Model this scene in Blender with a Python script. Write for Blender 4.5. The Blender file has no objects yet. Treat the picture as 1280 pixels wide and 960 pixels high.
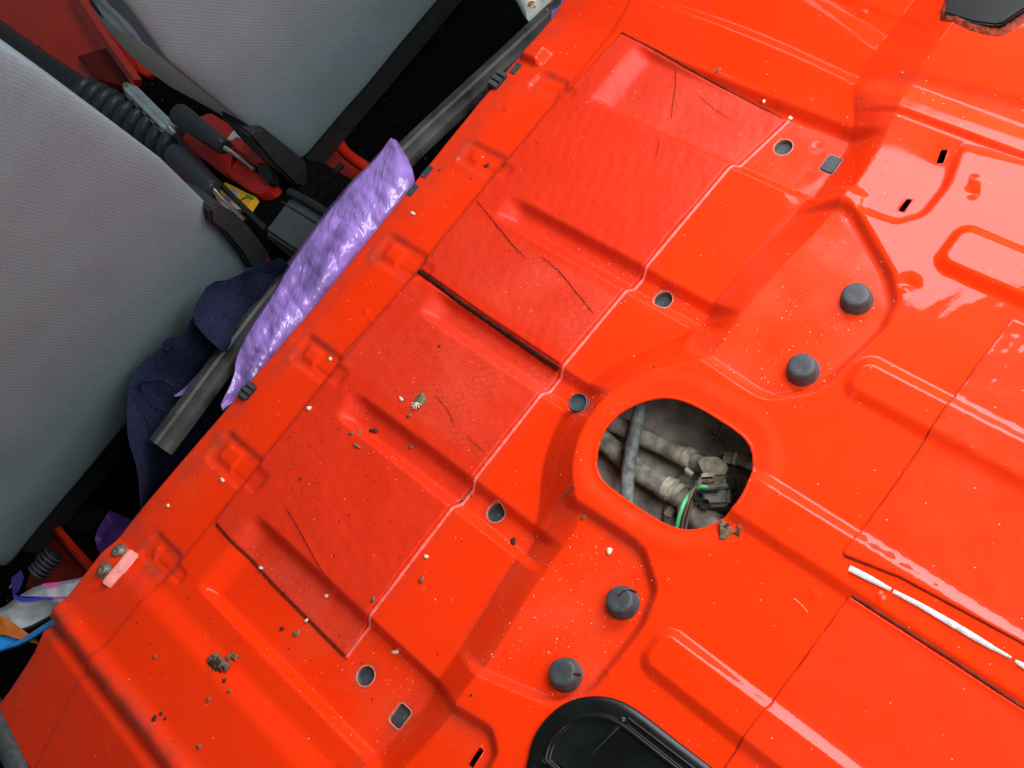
import bpy, math, random
import numpy as np
rng = np.random.default_rng(7); random.seed(7)
S = bpy.context.scene
COL = S.collection

# ------------------------------------------------------------------ camera
# world: x = car's right, y = car's front, z up; z = 0 is the rear seat pan
A = np.array([[0.61469439, -0.77854641, 0.12655549],
              [-0.70028508, -0.46483503, 0.54178336],
              [-0.36297606, -0.42165611, -0.83093592]])      # rows: world axes seen from the camera (x right, y down, z ahead)
CAM = np.array([-0.13921104, -0.59596169, 0.91402951])
FOC = 1400.0
from mathutils import Matrix, Vector
cam = bpy.data.cameras.new('camera'); camo = bpy.data.objects.new('camera', cam); COL.objects.link(camo)
R = A @ np.diag([1, -1, -1.0])
M = Matrix.Identity(4)
for i in range(3):
    for j in range(3): M[i][j] = R[i, j]
    M[i][3] = CAM[i]
camo.matrix_world = M
cam.sensor_fit = 'HORIZONTAL'; cam.sensor_width = 36; cam.lens = FOC/1280*36
cam.clip_start = .02; cam.clip_end = 50
S.camera = camo

# ------------------------------------------------------------------ light
w = bpy.data.worlds.new('World'); S.world = w; w.use_nodes = True
w.node_tree.nodes['Background'].inputs[0].default_value = (.93, .98, 1.0, 1)
w.node_tree.nodes['Background'].inputs[1].default_value = .115
def area(name, loc, target, sx, sy, radiance, roll=0, col=(1, 1, 1)):
    l = bpy.data.lights.new(name, 'AREA'); l.shape = 'RECTANGLE'; l.size = sx; l.size_y = sy
    l.energy = radiance*math.pi*sx*sy; l.color = col
    o = bpy.data.objects.new(name, l); COL.objects.link(o)
    d = Vector(target)-Vector(loc)
    q = d.to_track_quat('-Z', 'Y').to_matrix().to_4x4() @ Matrix.Rotation(roll, 4, 'Z')
    q.translation = Vector(loc); o.matrix_world = q
    return o
area('tailgate_daylight', (.46, -.95, 1.12), (.14, -.22, 0), .90, .75, 9.2, col=(.97, .99, 1))
area('rear_quarter_daylight', (.76, -.17, .62), (-.2, -.17, .62), .38, 1.25, 12., roll=math.radians(-43), col=(1, .93, 1.05))
area('front_right_window_daylight', (.95, .72, .86), (0, .45, .1), .30, .7, 3.6, roll=math.radians(90), col=(.93, .97, 1))
area('tailgate_left_daylight', (-.68, -1.30, .76), (-.41, .25, .0), .24, .30, 8., col=(.97, .99, 1))
area('left_window_daylight', (-.95, .45, .95), (.1, .7, 0), .6, .30, .8, roll=0, col=(.93, .97, 1))
S.view_settings.view_transform = 'Standard'; S.view_settings.look = 'None'
S.view_settings.exposure = -.06; S.view_settings.gamma = 1
S.cycles.max_bounces = 6; S.cycles.use_denoising = True

# ------------------------------------------------------------------ helpers
def at(px, py, z=0.):
    """pixel of the 1280 x 960 photograph -> point at height z"""
    q = A @ np.array([(px-640)/FOC, (py-480)/FOC, 1.]); return CAM + q*((z-CAM[2])/q[2])
def onplane(px, py, P0, n):
    q = A @ np.array([(px-640)/FOC, (py-480)/FOC, 1.]); return CAM + q*(np.dot(P0-CAM, n)/np.dot(q, n))
def xy(pts, z=0.): return np.array([at(a, b, z)[:2] for a, b in pts])

MATS = {}
def mat(name, base, rough=.5, spec=.5, metal=0., coat=0., coat_rough=.03, var=.12, scale=40., bump=0., bscale=200., trans=0., sheen=0., extra=None, alpha=1.):
    if name in MATS: return MATS[name]
    m = bpy.data.materials.new(name); m.use_nodes = True
    nt = m.node_tree; N = nt.nodes; L = nt.links
    b = N['Principled BSDF']
    b.inputs['Roughness'].default_value = rough; b.inputs['Metallic'].default_value = metal
    b.inputs['Specular IOR Level'].default_value = spec
    b.inputs['Coat Weight'].default_value = coat; b.inputs['Coat Roughness'].default_value = coat_rough
    b.inputs['Transmission Weight'].default_value = trans
    b.inputs['Sheen Weight'].default_value = sheen; b.inputs['Alpha'].default_value = alpha
    tc = N.new('ShaderNodeTexCoord')
    nz = N.new('ShaderNodeTexNoise'); nz.inputs['Scale'].default_value = scale; nz.inputs['Detail'].default_value = 6
    L.new(tc.outputs['Object'], nz.inputs['Vector'])
    rp = N.new('ShaderNodeValToRGB')
    c = np.array(base)
    rp.color_ramp.elements[0].position = .3; rp.color_ramp.elements[1].position = .72
    rp.color_ramp.elements[0].color = (*np.clip(c*(1-var), 0, 1), 1); rp.color_ramp.elements[1].color = (*np.clip(c*(1+var), 0, 1), 1)
    L.new(nz.outputs['Fac'], rp.inputs['Fac']); L.new(rp.outputs['Color'], b.inputs['Base Color'])
    if bump:
        n2 = N.new('ShaderNodeTexNoise'); n2.inputs['Scale'].default_value = bscale; n2.inputs['Detail'].default_value = 3
        L.new(tc.outputs['Object'], n2.inputs['Vector'])
        bp = N.new('ShaderNodeBump'); bp.inputs['Strength'].default_value = bump; bp.inputs['Distance'].default_value = .001
        L.new(n2.outputs['Fac'], bp.inputs['Height']); L.new(bp.outputs['Normal'], b.inputs['Normal'])
    m['c'] = 0
    MATS[name] = m
    if extra: extra(m, nt, N, L, b, tc, rp)
    return m

def mixcol(nt, fac, a, bcol):
    mx = nt.nodes.new('ShaderNodeMix'); mx.data_type = 'RGBA'
    if hasattr(fac, 'links') or hasattr(fac, 'is_linked'): nt.links.new(fac, mx.inputs[0])
    else: mx.inputs[0].default_value = fac
    if isinstance(a, tuple): mx.inputs[6].default_value = (*a, 1)
    else: nt.links.new(a, mx.inputs[6])
    if isinstance(bcol, tuple): mx.inputs[7].default_value = (*bcol, 1)
    else: nt.links.new(bcol, mx.inputs[7])
    return mx.outputs[2]
def ramp(nt, src, p0, p1, v0=0., v1=1.):
    r = nt.nodes.new('ShaderNodeMapRange'); r.inputs[1].default_value = p0; r.inputs[2].default_value = p1
    r.inputs[3].default_value = v0; r.inputs[4].default_value = v1; r.clamp = True
    nt.links.new(src, r.inputs[0]); return r.outputs[0]
def mul(nt, a, b):
    m = nt.nodes.new('ShaderNodeMath'); m.operation = 'MULTIPLY'
    for i, s in enumerate((a, b)):
        if isinstance(s, (int, float)): m.inputs[i].default_value = s
        else: nt.links.new(s, m.inputs[i])
    return m.outputs[0]

ORANGE = (.86, .0325, .0003)
def paint_extra(pad):
    def f(m, nt, N, L, b, tc, rp):
        o = tc.outputs['Object']
        at_ = N.new('ShaderNodeAttribute'); at_.attribute_name = 'dust'; dust = at_.outputs['Fac']  # dust mask, also weights the painted window reflection
        # bright grit specks, thick where dust has settled
        vo = N.new('ShaderNodeTexVoronoi'); vo.inputs['Scale'].default_value = 260.; L.new(o, vo.inputs['Vector'])
        near = ramp(nt, vo.outputs['Distance'], .08, .17, 1, 0)
        sep = N.new('ShaderNodeSeparateColor'); L.new(vo.outputs['Color'], sep.inputs[0])
        add = N.new('ShaderNodeMath'); add.operation = 'ADD'; L.new(sep.outputs[0], add.inputs[0]); L.new(mul(nt, dust, .10), add.inputs[1])
        pick = ramp(nt, add.outputs[0], .985, .999)
        speck = mul(nt, near, pick)
        # soft dust film
        nz = N.new('ShaderNodeTexNoise'); nz.inputs['Scale'].default_value = 14; nz.inputs['Detail'].default_value = 8; L.new(o, nz.inputs['Vector'])
        film = mul(nt, mul(nt, ramp(nt, nz.outputs['Fac'], .4, .75), dust), .16)
        c1 = mixcol(nt, film, rp.outputs['Color'], (.60, .20, .10))
        c2 = mixcol(nt, mul(nt, speck, .75), c1, (.85, .62, .42))
        if pad:
            # fine dark crazing of the deadening sheet
            v2 = N.new('ShaderNodeTexVoronoi'); v2.feature = 'DISTANCE_TO_EDGE'; v2.inputs['Scale'].default_value = 62.
            mp = N.new('ShaderNodeMapping'); mp.inputs['Scale'].default_value = (1, 1.7, 1); mp.inputs['Rotation'].default_value = (0, 0, .05)
            n3 = N.new('ShaderNodeTexNoise'); n3.inputs['Scale'].default_value = 60; L.new(o, n3.inputs['Vector'])
            ad = N.new('ShaderNodeVectorMath'); ad.operation = 'MULTIPLY_ADD'; L.new(n3.outputs['Color'], ad.inputs[0]); ad.inputs[1].default_value = (.012,)*3; L.new(o, ad.inputs[2])
            L.new(ad.outputs[0], mp.inputs[0]); L.new(mp.outputs[0], v2.inputs['Vector'])
            line = ramp(nt, v2.outputs['Distance'], .012, .05, 1, 0)
            n4 = N.new('ShaderNodeTexNoise'); n4.inputs['Scale'].default_value = 22; n4.inputs['Detail'].default_value = 5; L.new(o, n4.inputs['Vector'])
            brk = N.new('ShaderNodeTexBrick'); brk.inputs['Scale'].default_value = 34; brk.inputs['Brick Width'].default_value = .30; brk.inputs['Mortar Size'].default_value = .012; brk.inputs['Mortar Smooth'].default_value = .6
            mb = N.new('ShaderNodeMapping'); mb.inputs['Rotation'].default_value = (0, 0, .855); L.new(ad.outputs[0], mb.inputs[0]); L.new(mb.outputs[0], brk.inputs['Vector'])
            msk = ramp(nt, n4.outputs['Fac'], .38, .60)
            c2 = mixcol(nt, mul(nt, mul(nt, mul(nt, brk.outputs['Fac'], msk), dust), .95), c2, (.20, .02, .012))
            c2 = mixcol(nt, mul(nt, mul(nt, mul(nt, line, ramp(nt, n4.outputs['Fac'], .50, .66)), dust), .10), c2, (.16, .02, .012))
            pale = mul(nt, dust, .12); c2 = mixcol(nt, pale, c2, (.72, .10, .06))  # broad window reflection painted into the sheet colour as pale pink
            v5 = N.new('ShaderNodeTexVoronoi'); v5.inputs['Scale'].default_value = 170; L.new(o, v5.inputs['Vector'])
            s5 = N.new('ShaderNodeSeparateColor'); L.new(v5.outputs['Color'], s5.inputs[0])
            c2 = mixcol(nt, mul(nt, mul(nt, ramp(nt, v5.outputs['Distance'], .12, .22, 1, 0), ramp(nt, s5.outputs[1], .955, .97)), .8), c2, (.08, .02, .015))
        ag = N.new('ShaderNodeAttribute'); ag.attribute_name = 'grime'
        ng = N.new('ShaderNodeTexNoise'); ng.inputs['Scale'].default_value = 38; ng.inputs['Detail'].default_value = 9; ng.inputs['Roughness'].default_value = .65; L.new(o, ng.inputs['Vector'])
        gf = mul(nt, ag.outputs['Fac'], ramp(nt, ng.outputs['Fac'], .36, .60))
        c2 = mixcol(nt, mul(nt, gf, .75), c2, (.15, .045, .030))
        L.new(c2, b.inputs['Base Color'])
        cr = ramp(nt, mul(nt, ramp(nt, nz.outputs['Fac'], .35, .8), dust), 0, 1, .33 if pad else .035, .6 if pad else .30)
        L.new(cr, b.inputs['Coat Roughness'])
        # relief
        n6 = N.new('ShaderNodeTexNoise'); n6.inputs['Scale'].default_value = 90 if pad else 45; n6.inputs['Detail'].default_value = 4; L.new(o, n6.inputs['Vector'])
        bp = N.new('ShaderNodeBump'); bp.inputs['Strength'].default_value = .55 if pad else .10; bp.inputs['Distance'].default_value = .0012
        L.new(n6.outputs['Fac'], bp.inputs['Height'])
        L.new(bp.outputs['Normal'], b.inputs['Normal']); L.new(bp.outputs['Normal'], b.inputs['Coat Normal'])
    return f
PAINT = mat('orange_red_paint', ORANGE, .45, .06, coat=.47, coat_rough=.05, var=.03, scale=8, extra=paint_extra(False))
PAD = mat('painted_deadening_sheet', (.70, .026, .003), .5, .10, coat=.42, coat_rough=.26, var=.05, scale=15, extra=paint_extra(True))
DRED = mat('body_red_paint', (.62, .022, .006), .4, .3, coat=.7, coat_rough=.12, var=.1, scale=12)
SEAL = mat('dusty_sheen_sealant', (.80, .14, .10), .45, .4, coat=.4, coat_rough=.2, var=.25, scale=90, bump=.5, bscale=300)  # pale pink base holds dust and painted reflected light on the seam
RUB = mat('dusty_black_rubber', (.046, .053, .055), .55, .5, var=.35, scale=120, bump=.25, bscale=500)
RUBG = mat('grey_rubber', (.042, .052, .058), .5, .5, var=.3, scale=150, bump=.2, bscale=600)
BLK = mat('black_plastic', (.018, .020, .021), .32, .5, var=.3, scale=60, bump=.15, bscale=900)
BLKG = mat('glossy_black_plastic', (.006, .0075, .007), .25, .28, var=.4, scale=30, bump=.05, bscale=300)
BOX = mat('grained_dark_plastic', (.050, .062, .070), .5, .5, var=.15, scale=90, bump=.5, bscale=1400)
GREYGRIP = mat('dark_grey_grip', (.040, .048, .058), .38, .5, var=.15, scale=80, bump=.1, bscale=900)
STEEL = mat('bright_steel', (.62, .62, .62), .3, .5, metal=1., var=.15, scale=120)
DULL = mat('dull_zinc', (.36, .34, .28), .48, .5, metal=.8, var=.4, scale=220, bump=.4, bscale=700)
WHITE = mat('white_primer', (.60, .61, .57), .7, .2, var=.28, scale=120, bump=.5, bscale=600)
DIRT = mat('dried_dirt', (.17, .125, .075), .9, .1, var=.5, scale=350, bump=.8, bscale=900)
GRIT = mat('pale_grit', (.74, .66, .48), .7, .3, var=.2, scale=300)
DARKG = mat('dark_grit', (.050, .028, .02), .8, .2, var=.4, scale=300)
CRACK = mat('dirt_filled_crack', (.035, .010, .008), .9, .1, var=.4, scale=200)
NAVY = mat('navy_fleece', (.013, .017, .038), 1., .05, var=.35, scale=300, bump=.6, bscale=900)
TANKM = mat('dusty_tank_top', (.46, .43, .36), .85, .2, var=.6, scale=38, bump=.7, bscale=300)
HOSE = mat('dusty_rubber_hose', (.34, .315, .25), .8, .25, var=.6, scale=90, bump=.5, bscale=500)
HOSE2 = mat('sooty_rubber_hose', (.16, .175, .165), .7, .3, var=.6, scale=140, bump=.6, bscale=500)
CLAMP = mat('dusty_metal', (.55, .50, .38), .6, .4, metal=.1, var=.4, scale=150, bump=.4, bscale=600)
GREEN = mat('green_cable', (.10, .62, .22), .35, .5, var=.1)
BROWNW = mat('brown_cable', (.22, .12, .09), .5, .4, var=.2)
RUST = mat('rusty_sealer', (.26, .045, .020), .85, .2, var=.7, scale=160, bump=.9, bscale=400)
YEL = mat('yellow_card', (.85, .48, .02), .45, .4, var=.04)
SILV = mat('silver_print', (.55, .55, .60), .35, .5, metal=.4, var=.2)
WHT = mat('white_card', (.78, .78, .78), .5, .4, var=.04)
ORG = mat('orange_wrapper', (.42, .11, .015), .45, .4, var=.35, scale=60)
CYAN = mat('blue_print', (.01, .22, .62), .35, .5, coat=.5, var=.15)

def carpet_extra(m, nt, N, L, b, tc, rp):
    v = N.new('ShaderNodeTexVoronoi'); v.inputs['Scale'].default_value = 75; L.new(tc.outputs['Object'], v.inputs['Vector'])
    s = N.new('ShaderNodeSeparateColor'); L.new(v.outputs['Color'], s.inputs[0])
    n = N.new('ShaderNodeTexNoise'); n.inputs['Scale'].default_value = 5; L.new(tc.outputs['Object'], n.inputs['Vector'])
    fl = mul(nt, ramp(nt, v.outputs['Distance'], .05, .14, 1, 0), ramp(nt, s.outputs[0], .90, .93))
    c = mixcol(nt, mul(nt, fl, ramp(nt, n.outputs['Fac'], .4, .6)), rp.outputs['Color'], (.22, .22, .18))
    L.new(c, b.inputs['Base Color'])
CARPET = mat('black_carpet', (.0055, .0050, .0045), 1., .05, var=.6, scale=150, bump=1., bscale=800, extra=carpet_extra)

def fabric_extra(dirv):
    def f(m, nt, N, L, b, tc, rp):
        dt = N.new('ShaderNodeVectorMath'); dt.operation = 'DOT_PRODUCT'; L.new(tc.outputs['Object'], dt.inputs[0]); dt.inputs[1].default_value = dirv
        def wave(k, warp):
            nz = N.new('ShaderNodeTexNoise'); nz.inputs['Scale'].default_value = warp; L.new(tc.outputs['Object'], nz.inputs['Vector'])
            ma = N.new('ShaderNodeMath'); ma.operation = 'MULTIPLY_ADD'; L.new(nz.outputs['Fac'], ma.inputs[0]); ma.inputs[1].default_value = .004; L.new(dt.outputs['Value'], ma.inputs[2])
            mm = N.new('ShaderNodeMath'); mm.operation = 'MULTIPLY'; L.new(ma.outputs[0], mm.inputs[0]); mm.inputs[1].default_value = k
            sn = N.new('ShaderNodeMath'); sn.operation = 'SINE'; L.new(mm.outputs[0], sn.inputs[0]); return sn.outputs[0]
        w1 = wave(2*math.pi/.0036, 8)
        fine = N.new('ShaderNodeTexNoise'); fine.inputs['Scale'].default_value = 700; fine.inputs['Detail'].default_value = 2; L.new(tc.outputs['Object'], fine.inputs['Vector'])
        big = N.new('ShaderNodeTexNoise'); big.inputs['Scale'].default_value = 20; big.inputs['Detail'].default_value = 3; L.new(tc.outputs['Object'], big.inputs['Vector'])
        k = mul(nt, ramp(nt, w1, -1, 1, .0, .38), ramp(nt, big.outputs['Fac'], .35, .65, .5, 1.))
        c = mixcol(nt, k, rp.outputs['Color'], (.100, .142, .152))
        c = mixcol(nt, ramp(nt, fine.outputs['Fac'], .35, .7, 0, .35), c, (.26, .29, .31))
        L.new(c, b.inputs['Base Color'])
        bp = N.new('ShaderNodeBump'); bp.inputs['Strength'].default_value = .10; bp.inputs['Distance'].default_value = .0004
        L.new(w1, bp.inputs['Height']); L.new(bp.outputs['Normal'], b.inputs['Normal'])
    return f
def pattern_extra(m, nt, N, L, b, tc, rp):
    wv = N.new('ShaderNodeTexWave'); wv.inputs['Scale'].default_value = 26; wv.inputs['Distortion'].default_value = 3.; wv.inputs['Detail'].default_value = 2
    mp = N.new('ShaderNodeMapping'); mp.inputs['Rotation'].default_value = (0, 0, .3); L.new(tc.outputs['Object'], mp.inputs[0]); L.new(mp.outputs[0], wv.inputs['Vector'])
    c = mixcol(nt, wv.outputs['Fac'], (.22, .36, .46), (.50, .60, .62))
    nz = N.new('ShaderNodeTexNoise'); nz.inputs['Scale'].default_value = 90; L.new(tc.outputs['Object'], nz.inputs['Vector'])
    c = mixcol(nt, ramp(nt, nz.outputs['Fac'], .45, .7, 0, .5), c, (.45, .50, .42)); L.new(c, b.inputs['Base Color'])
PATT = mat('striped_seat_cloth', (.4, .5, .55), .9, .2, extra=pattern_extra, bump=.4, bscale=800)
VINYL = mat('grey_green_vinyl', (.36, .40, .36), .6, .35, var=.05, scale=30, bump=.15, bscale=700)

ORI = {}
def tag(o, label=None, cat=None, group=None, kind=None):
    if label: o['label'] = label
    if cat: o['category'] = cat
    if group: o['group'] = group
    if kind: o['kind'] = kind
    return o
def thing(name, loc, label, cat, group=None):
    o = bpy.data.objects.new(name, None); o.empty_display_size = .02; COL.objects.link(o)
    o.location = loc; ORI[o.name] = np.array(loc, float)
    return tag(o, label, cat, group)
def mesh(name, V, F, m, parent=None, smooth=True, origin=None):
    V = np.asarray(V, float).reshape(-1, 3)
    po = ORI.get(parent.name, np.zeros(3)) if parent else np.zeros(3)
    if origin is None: origin = po if parent else V.mean(0)*np.array([1, 1, 0])+np.array([0, 0, V[:, 2].min()])
    origin = np.array(origin, float)
    me = bpy.data.meshes.new(name)
    if isinstance(F, np.ndarray):
        k = F.shape[1]; n = len(F); VV = (V-origin).astype(np.float32)
        me.vertices.add(len(VV)); me.vertices.foreach_set('co', VV.ravel())
        me.loops.add(n*k); me.loops.foreach_set('vertex_index', F.astype(np.int32).ravel())
        me.polygons.add(n); me.polygons.foreach_set('loop_start', np.arange(0, n*k, k, dtype=np.int32))
        me.update(calc_edges=True); me.validate()
    else:
        me.from_pydata([tuple(v) for v in V-origin], [], F); me.update()
    if smooth: me.polygons.foreach_set('use_smooth', [True]*len(me.polygons))
    ms = m if isinstance(m, (list, tuple)) else [m]
    for q in ms: me.materials.append(q)
    o = bpy.data.objects.new(name, me); COL.objects.link(o)
    if parent: o.parent = parent; o.location = origin-po
    else: o.location = origin
    ORI[o.name] = origin
    return o
def autosmooth(o, ang=40):
    me = o.data; bm = __import__('bmesh').new(); bm.from_mesh(me)
    __import__('bmesh').ops.recalc_face_normals(bm, faces=bm.faces)
    for e in bm.edges:
        e.smooth = not (len(e.link_faces) == 2 and e.calc_face_angle(0) > math.radians(ang))
    bm.to_mesh(me); bm.free(); return o
def copyobj(o, parent, loc, name=None):
    c = o.copy(); COL.objects.link(c); c.parent = parent
    c.location = np.array(loc)-(ORI.get(parent.name, np.zeros(3)) if parent else 0)
    ORI[c.name] = np.array(loc, float)
    for ch in list(o.children):
        d = ch.copy(); COL.objects.link(d); d.parent = c
    return c

def gridF(n, m, closed=False):
    """faces of an n x m vertex grid"""
    i = np.arange(n-1)[:, None]; j = np.arange(m if closed else m-1)[None, :]
    j2 = (j+1) % m
    return np.stack(np.broadcast_arrays(i*m+j, i*m+j2, (i+1)*m+j2, (i+1)*m+j), -1).reshape(-1, 4)
def resample(P, n):
    P = np.asarray(P, float); d = np.r_[0, np.cumsum(np.linalg.norm(np.diff(P, axis=0), axis=1))]
    t = np.linspace(0, d[-1], n); return np.stack([np.interp(t, d, P[:, k]) for k in range(P.shape[1])], 1)
def smoothpath(P, n, it=2):
    P = np.asarray(P, float)
    for _ in range(it):
        Q = [P[0]]
        for a, b in zip(P[:-1], P[1:]): Q += [a*.75+b*.25, a*.25+b*.75]
        Q.append(P[-1]); P = np.array(Q)
    return resample(P, n)
def tubeVF(P, r, k=12, cap=True, flat=1., up=None):
    P = np.asarray(P, float); n = len(P); r = np.broadcast_to(np.asarray(r, float), (n,))
    T = np.gradient(P, axis=0); T /= np.linalg.norm(T, axis=1)[:, None]+1e-12
    u = np.array([0, 0, 1.]) if up is None else np.asarray(up, float)
    if abs(T[0] @ u) > .9: u = np.array([1., 0, 0])
    V = []
    for i in range(n):
        s = np.cross(T[i], u); s /= np.linalg.norm(s); v = np.cross(s, T[i])
        a = np.arange(k)*2*math.pi/k
        V.append(P[i]+r[i]*(np.cos(a)[:, None]*s+flat*np.sin(a)[:, None]*v))
    V = np.concatenate(V); F = [tuple(f) for f in gridF(n, k, True)]
    if cap: F += [tuple(range(k))[::-1], tuple(range((n-1)*k, n*k))]
    return V, F
def tube(name, P, r, m, parent=None, k=12, n=None, flat=1., sharp=50, up=None):
    if n: P = smoothpath(P, n)
    if n and np.ndim(r): r = np.interp(np.linspace(0, 1, n), np.linspace(0, 1, len(r)), r)
    V, F = tubeVF(P, r, k, True, flat, up); return autosmooth(mesh(name, V, F, m, parent), sharp)
def lathe(name, prof, m, parent, loc, k=28, axis=None):
    """prof: (radius, height) pairs from the outside in"""
    loc = np.array(loc, float); V = []
    ax = np.array([0, 0, 1.]) if axis is None else np.array(axis, float)/np.linalg.norm(axis)
    s = np.cross(ax, [0, 1, 0]); s /= np.linalg.norm(s); t = np.cross(ax, s)
    a = np.arange(k)*2*math.pi/k
    for r, h in prof: V.append(loc+h*ax+r*(np.cos(a)[:, None]*s+np.sin(a)[:, None]*t))
    F = [tuple(f) for f in gridF(len(prof), k, True)]+[tuple(range((len(prof)-1)*k, len(prof)*k))]
    o = mesh(name, np.concatenate(V), F, m, parent, origin=loc); return autosmooth(o, 38)
def prism(name, poly, nrm, th, m, parent=None, bevel=0., seg=2, origin=None):
    """poly: 3D outline, extruded along -nrm by th, edges bevelled"""
    import bmesh
    P = np.asarray(poly, float); nrm = np.asarray(nrm, float); k = len(P)
    V = np.concatenate([P, P-nrm*th]); F = [tuple(range(k)), tuple(range(2*k-1, k-1, -1))]+[(i, i+k, (i+1) % k+k, (i+1) % k) for i in range(k)]
    o = mesh(name, V, F, m, parent, smooth=True, origin=origin)
    bm = bmesh.new(); bm.from_mesh(o.data); bmesh.ops.recalc_face_normals(bm, faces=bm.faces)
    if bevel: bmesh.ops.bevel(bm, geom=list(bm.edges), offset=bevel, segments=seg, affect='EDGES', clamp_overlap=True)
    bm.to_mesh(o.data); bm.free(); o.data.polygons.foreach_set('use_smooth', [True]*len(o.data.polygons))
    return autosmooth(o, 35)
def pxpoly(pts, z): return np.array([at(a, b, z) for a, b in pts])
UP = np.array([0, 0, 1.])
def nfield(x, y, seed, scale, octv=3):
    """cheap smooth noise: a few random waves per octave"""
    r = np.random.default_rng(seed); z = 0*x; amp = 1.
    for k in range(octv):
        for _ in range(5):
            a = r.uniform(0, 2*math.pi); f = r.uniform(.6, 1.4)/scale*2**k*2*math.pi
            z = z+amp*np.sin(f*(x*math.cos(a)+y*math.sin(a))+r.uniform(0, 6.3))/5
        amp *= .5
    return z
def crumple(x, y, seed, scale, octv=4):
    """creased sheet: sums of folded planes"""
    r = np.random.default_rng(seed); z = 0*x; amp = 1.
    wx = x+.25*scale*nfield(x, y, seed+1, scale*1.7, 2); wy = y+.25*scale*nfield(x, y, seed+2, scale*1.7, 2)
    for k in range(octv):
        for _ in range(4):
            a = r.uniform(0, 2*math.pi); f = r.uniform(.6, 1.5)/scale*1.9**k
            z = z+amp*(np.abs(((wx*math.cos(a)+wy*math.sin(a))*f+r.uniform(0, 2)) % 2-1)-.5)/3
        amp *= .55
    return z

# ------------------------------------------------------------------ shape of the floor pan
def sdbox(x, y, x0, x1, y0, y1, r):
    cx, cy, hx, hy = (x0+x1)/2, (y0+y1)/2, (x1-x0)/2-r, (y1-y0)/2-r
    qx = np.abs(x-cx)-hx; qy = np.abs(y-cy)-hy
    return np.hypot(np.maximum(qx, 0), np.maximum(qy, 0))+np.minimum(np.maximum(qx, qy), 0)-r
def sdpoly(x, y, P):
    d = np.full(np.shape(x), 1e9); s = np.ones(np.shape(x)); n = len(P)
    for i in range(n):
        a = P[i]; b = P[i-1]; ex, ey = b[0]-a[0], b[1]-a[1]; wx, wy = x-a[0], y-a[1]
        t = np.clip((wx*ex+wy*ey)/(ex*ex+ey*ey+1e-15), 0, 1)
        d = np.minimum(d, (wx-ex*t)**2+(wy-ey*t)**2)
        c1 = y >= a[1]; c2 = y < b[1]; c3 = ex*wy > ey*wx
        s = np.where((c1 & c2 & c3) | (~c1 & ~c2 & ~c3), -s, s)
    return s*np.sqrt(d)
def ss(t):
    t = np.clip(t, 0, 1); return t*t*(3-2*t)
def prof(d, wd): return ss(.5-d/wd)

L1, L2 = .025, .0335
NOTCH = [np.vstack([xy([(1036, 289), (1060, 263), (1108, 349), (1115, 380), (1100, 412), (1022, 486), (960, 496), (932, 452)], L1)]),
         np.vstack([xy([(762, 640), (800, 690), (816, 740), (800, 782), (737, 862), (692, 874), (602, 836), (650, 770)], L1)]),
         np.vstack([xy([(1085, 245), (1080, 262), (1122, 277), (1152, 268), (1178, 236), (1193, 197), (1203, 184), (1280, 205), (1400, 240)], L1), [[.47, -.42], [.455, -.30], [.44, -.12], [.33, -.12]]]),
         np.vstack([xy([(566, 890), (612, 918), (618, 945)], L1), [[-.40, -.24], [-.40, -.12], [-.26, -.12]]])]
# let the notches run out over the riser at their front
NOTCH[0] = np.vstack([NOTCH[0][1:-1], [[.118, -.13], [.283, -.13]]])
NOTCH[1] = np.vstack([NOTCH[1][1:-1], [[-.223, -.13], [-.066, -.13]]])
def roundpoly(P, it=2):
    P = np.asarray(P, float)
    for _ in range(it):
        N2 = np.roll(P, -1, 0); P = np.stack([P*.90+N2*.10, P*.10+N2*.90], 1).reshape(-1, 2)
    return P
NOTCH = [roundpoly(P) for P in NOTCH]
HOLE = resample(np.vstack([smoothpath(xy([(747, 582), (751, 550), (768, 525), (792, 509), (820, 500), (845, 500), (872, 510), (905, 530), (930, 547), (942, 565), (943, 590), (935, 618), (915, 645), (885, 662), (858, 665), (836, 659), (800, 637), (768, 614), (752, 600), (747, 582)], .026), 90, 2)]), 91)[:-1]
HC = HOLE.mean(0)
FE = np.array([(-.70, .295), (-.60, .287), (-.57, .279), (-.52, .271), (-.44, .276), (-.34, .282), (-.2, .279), (-.05, .275), (.12, .278), (.25, .280), (.42, .275), (.80, .269)])
def yfe(x): return np.interp(x, FE[:, 0], FE[:, 1])
RIBS = [(.146, .180), (.004, .046), (-.137, -.101), (.283, .325), (-.285, -.245)]
DIMP = [(450, 382, 3.5, 1.2), (457, 394, 3.5, 1.), (1081, 23, 4, 1.4), (1179, 40, 5, 2.), (1231, 53, 4, 1.4), (1247, 61, 6, 2.2), (1215, 258, 6, -2.), (1220, 243, 5, 1.6), (1137, 370, 7, -2.2),
        (1133, 376, 3, 1.5), (1023, 752, 5, 1.4), (1104, 757, 4, 1.6), (1010, 120, 5, 1.2), (628, 128, 4, 1.3), (770, 845, 4, .9), (845, 740, 4, .8), (1064, 403, 4, 1.), (1130, 705, 3, .8), (980, 690, 3, .7), (513, 590, 4, .8), (320, 880, 6, .8), (130, 870, 5, .8), (110, 835, 4, .8), (120, 935, 5, .8), (1017, 166, 5, -.8)]
DIMPW = [(*at(a, b, .012)[:2], r*.00085, h*.001) for a, b, r, h in DIMP]
TABS = [  # pressed tabs along the front ledge: (x0, x1, y0, y1, depth)
    (.470, .530, .196, .262, -.005), (.292, .318, .190, .232, -.0045), (.176, .206, .190, .246, -.005), (.030, .066, .188, .252, -.0055),
    (-.112, -.078, .188, .250, -.0055), (-.252, -.214, .184, .252, -.0055), (-.372, -.342, .188, .238, -.005)]
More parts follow.
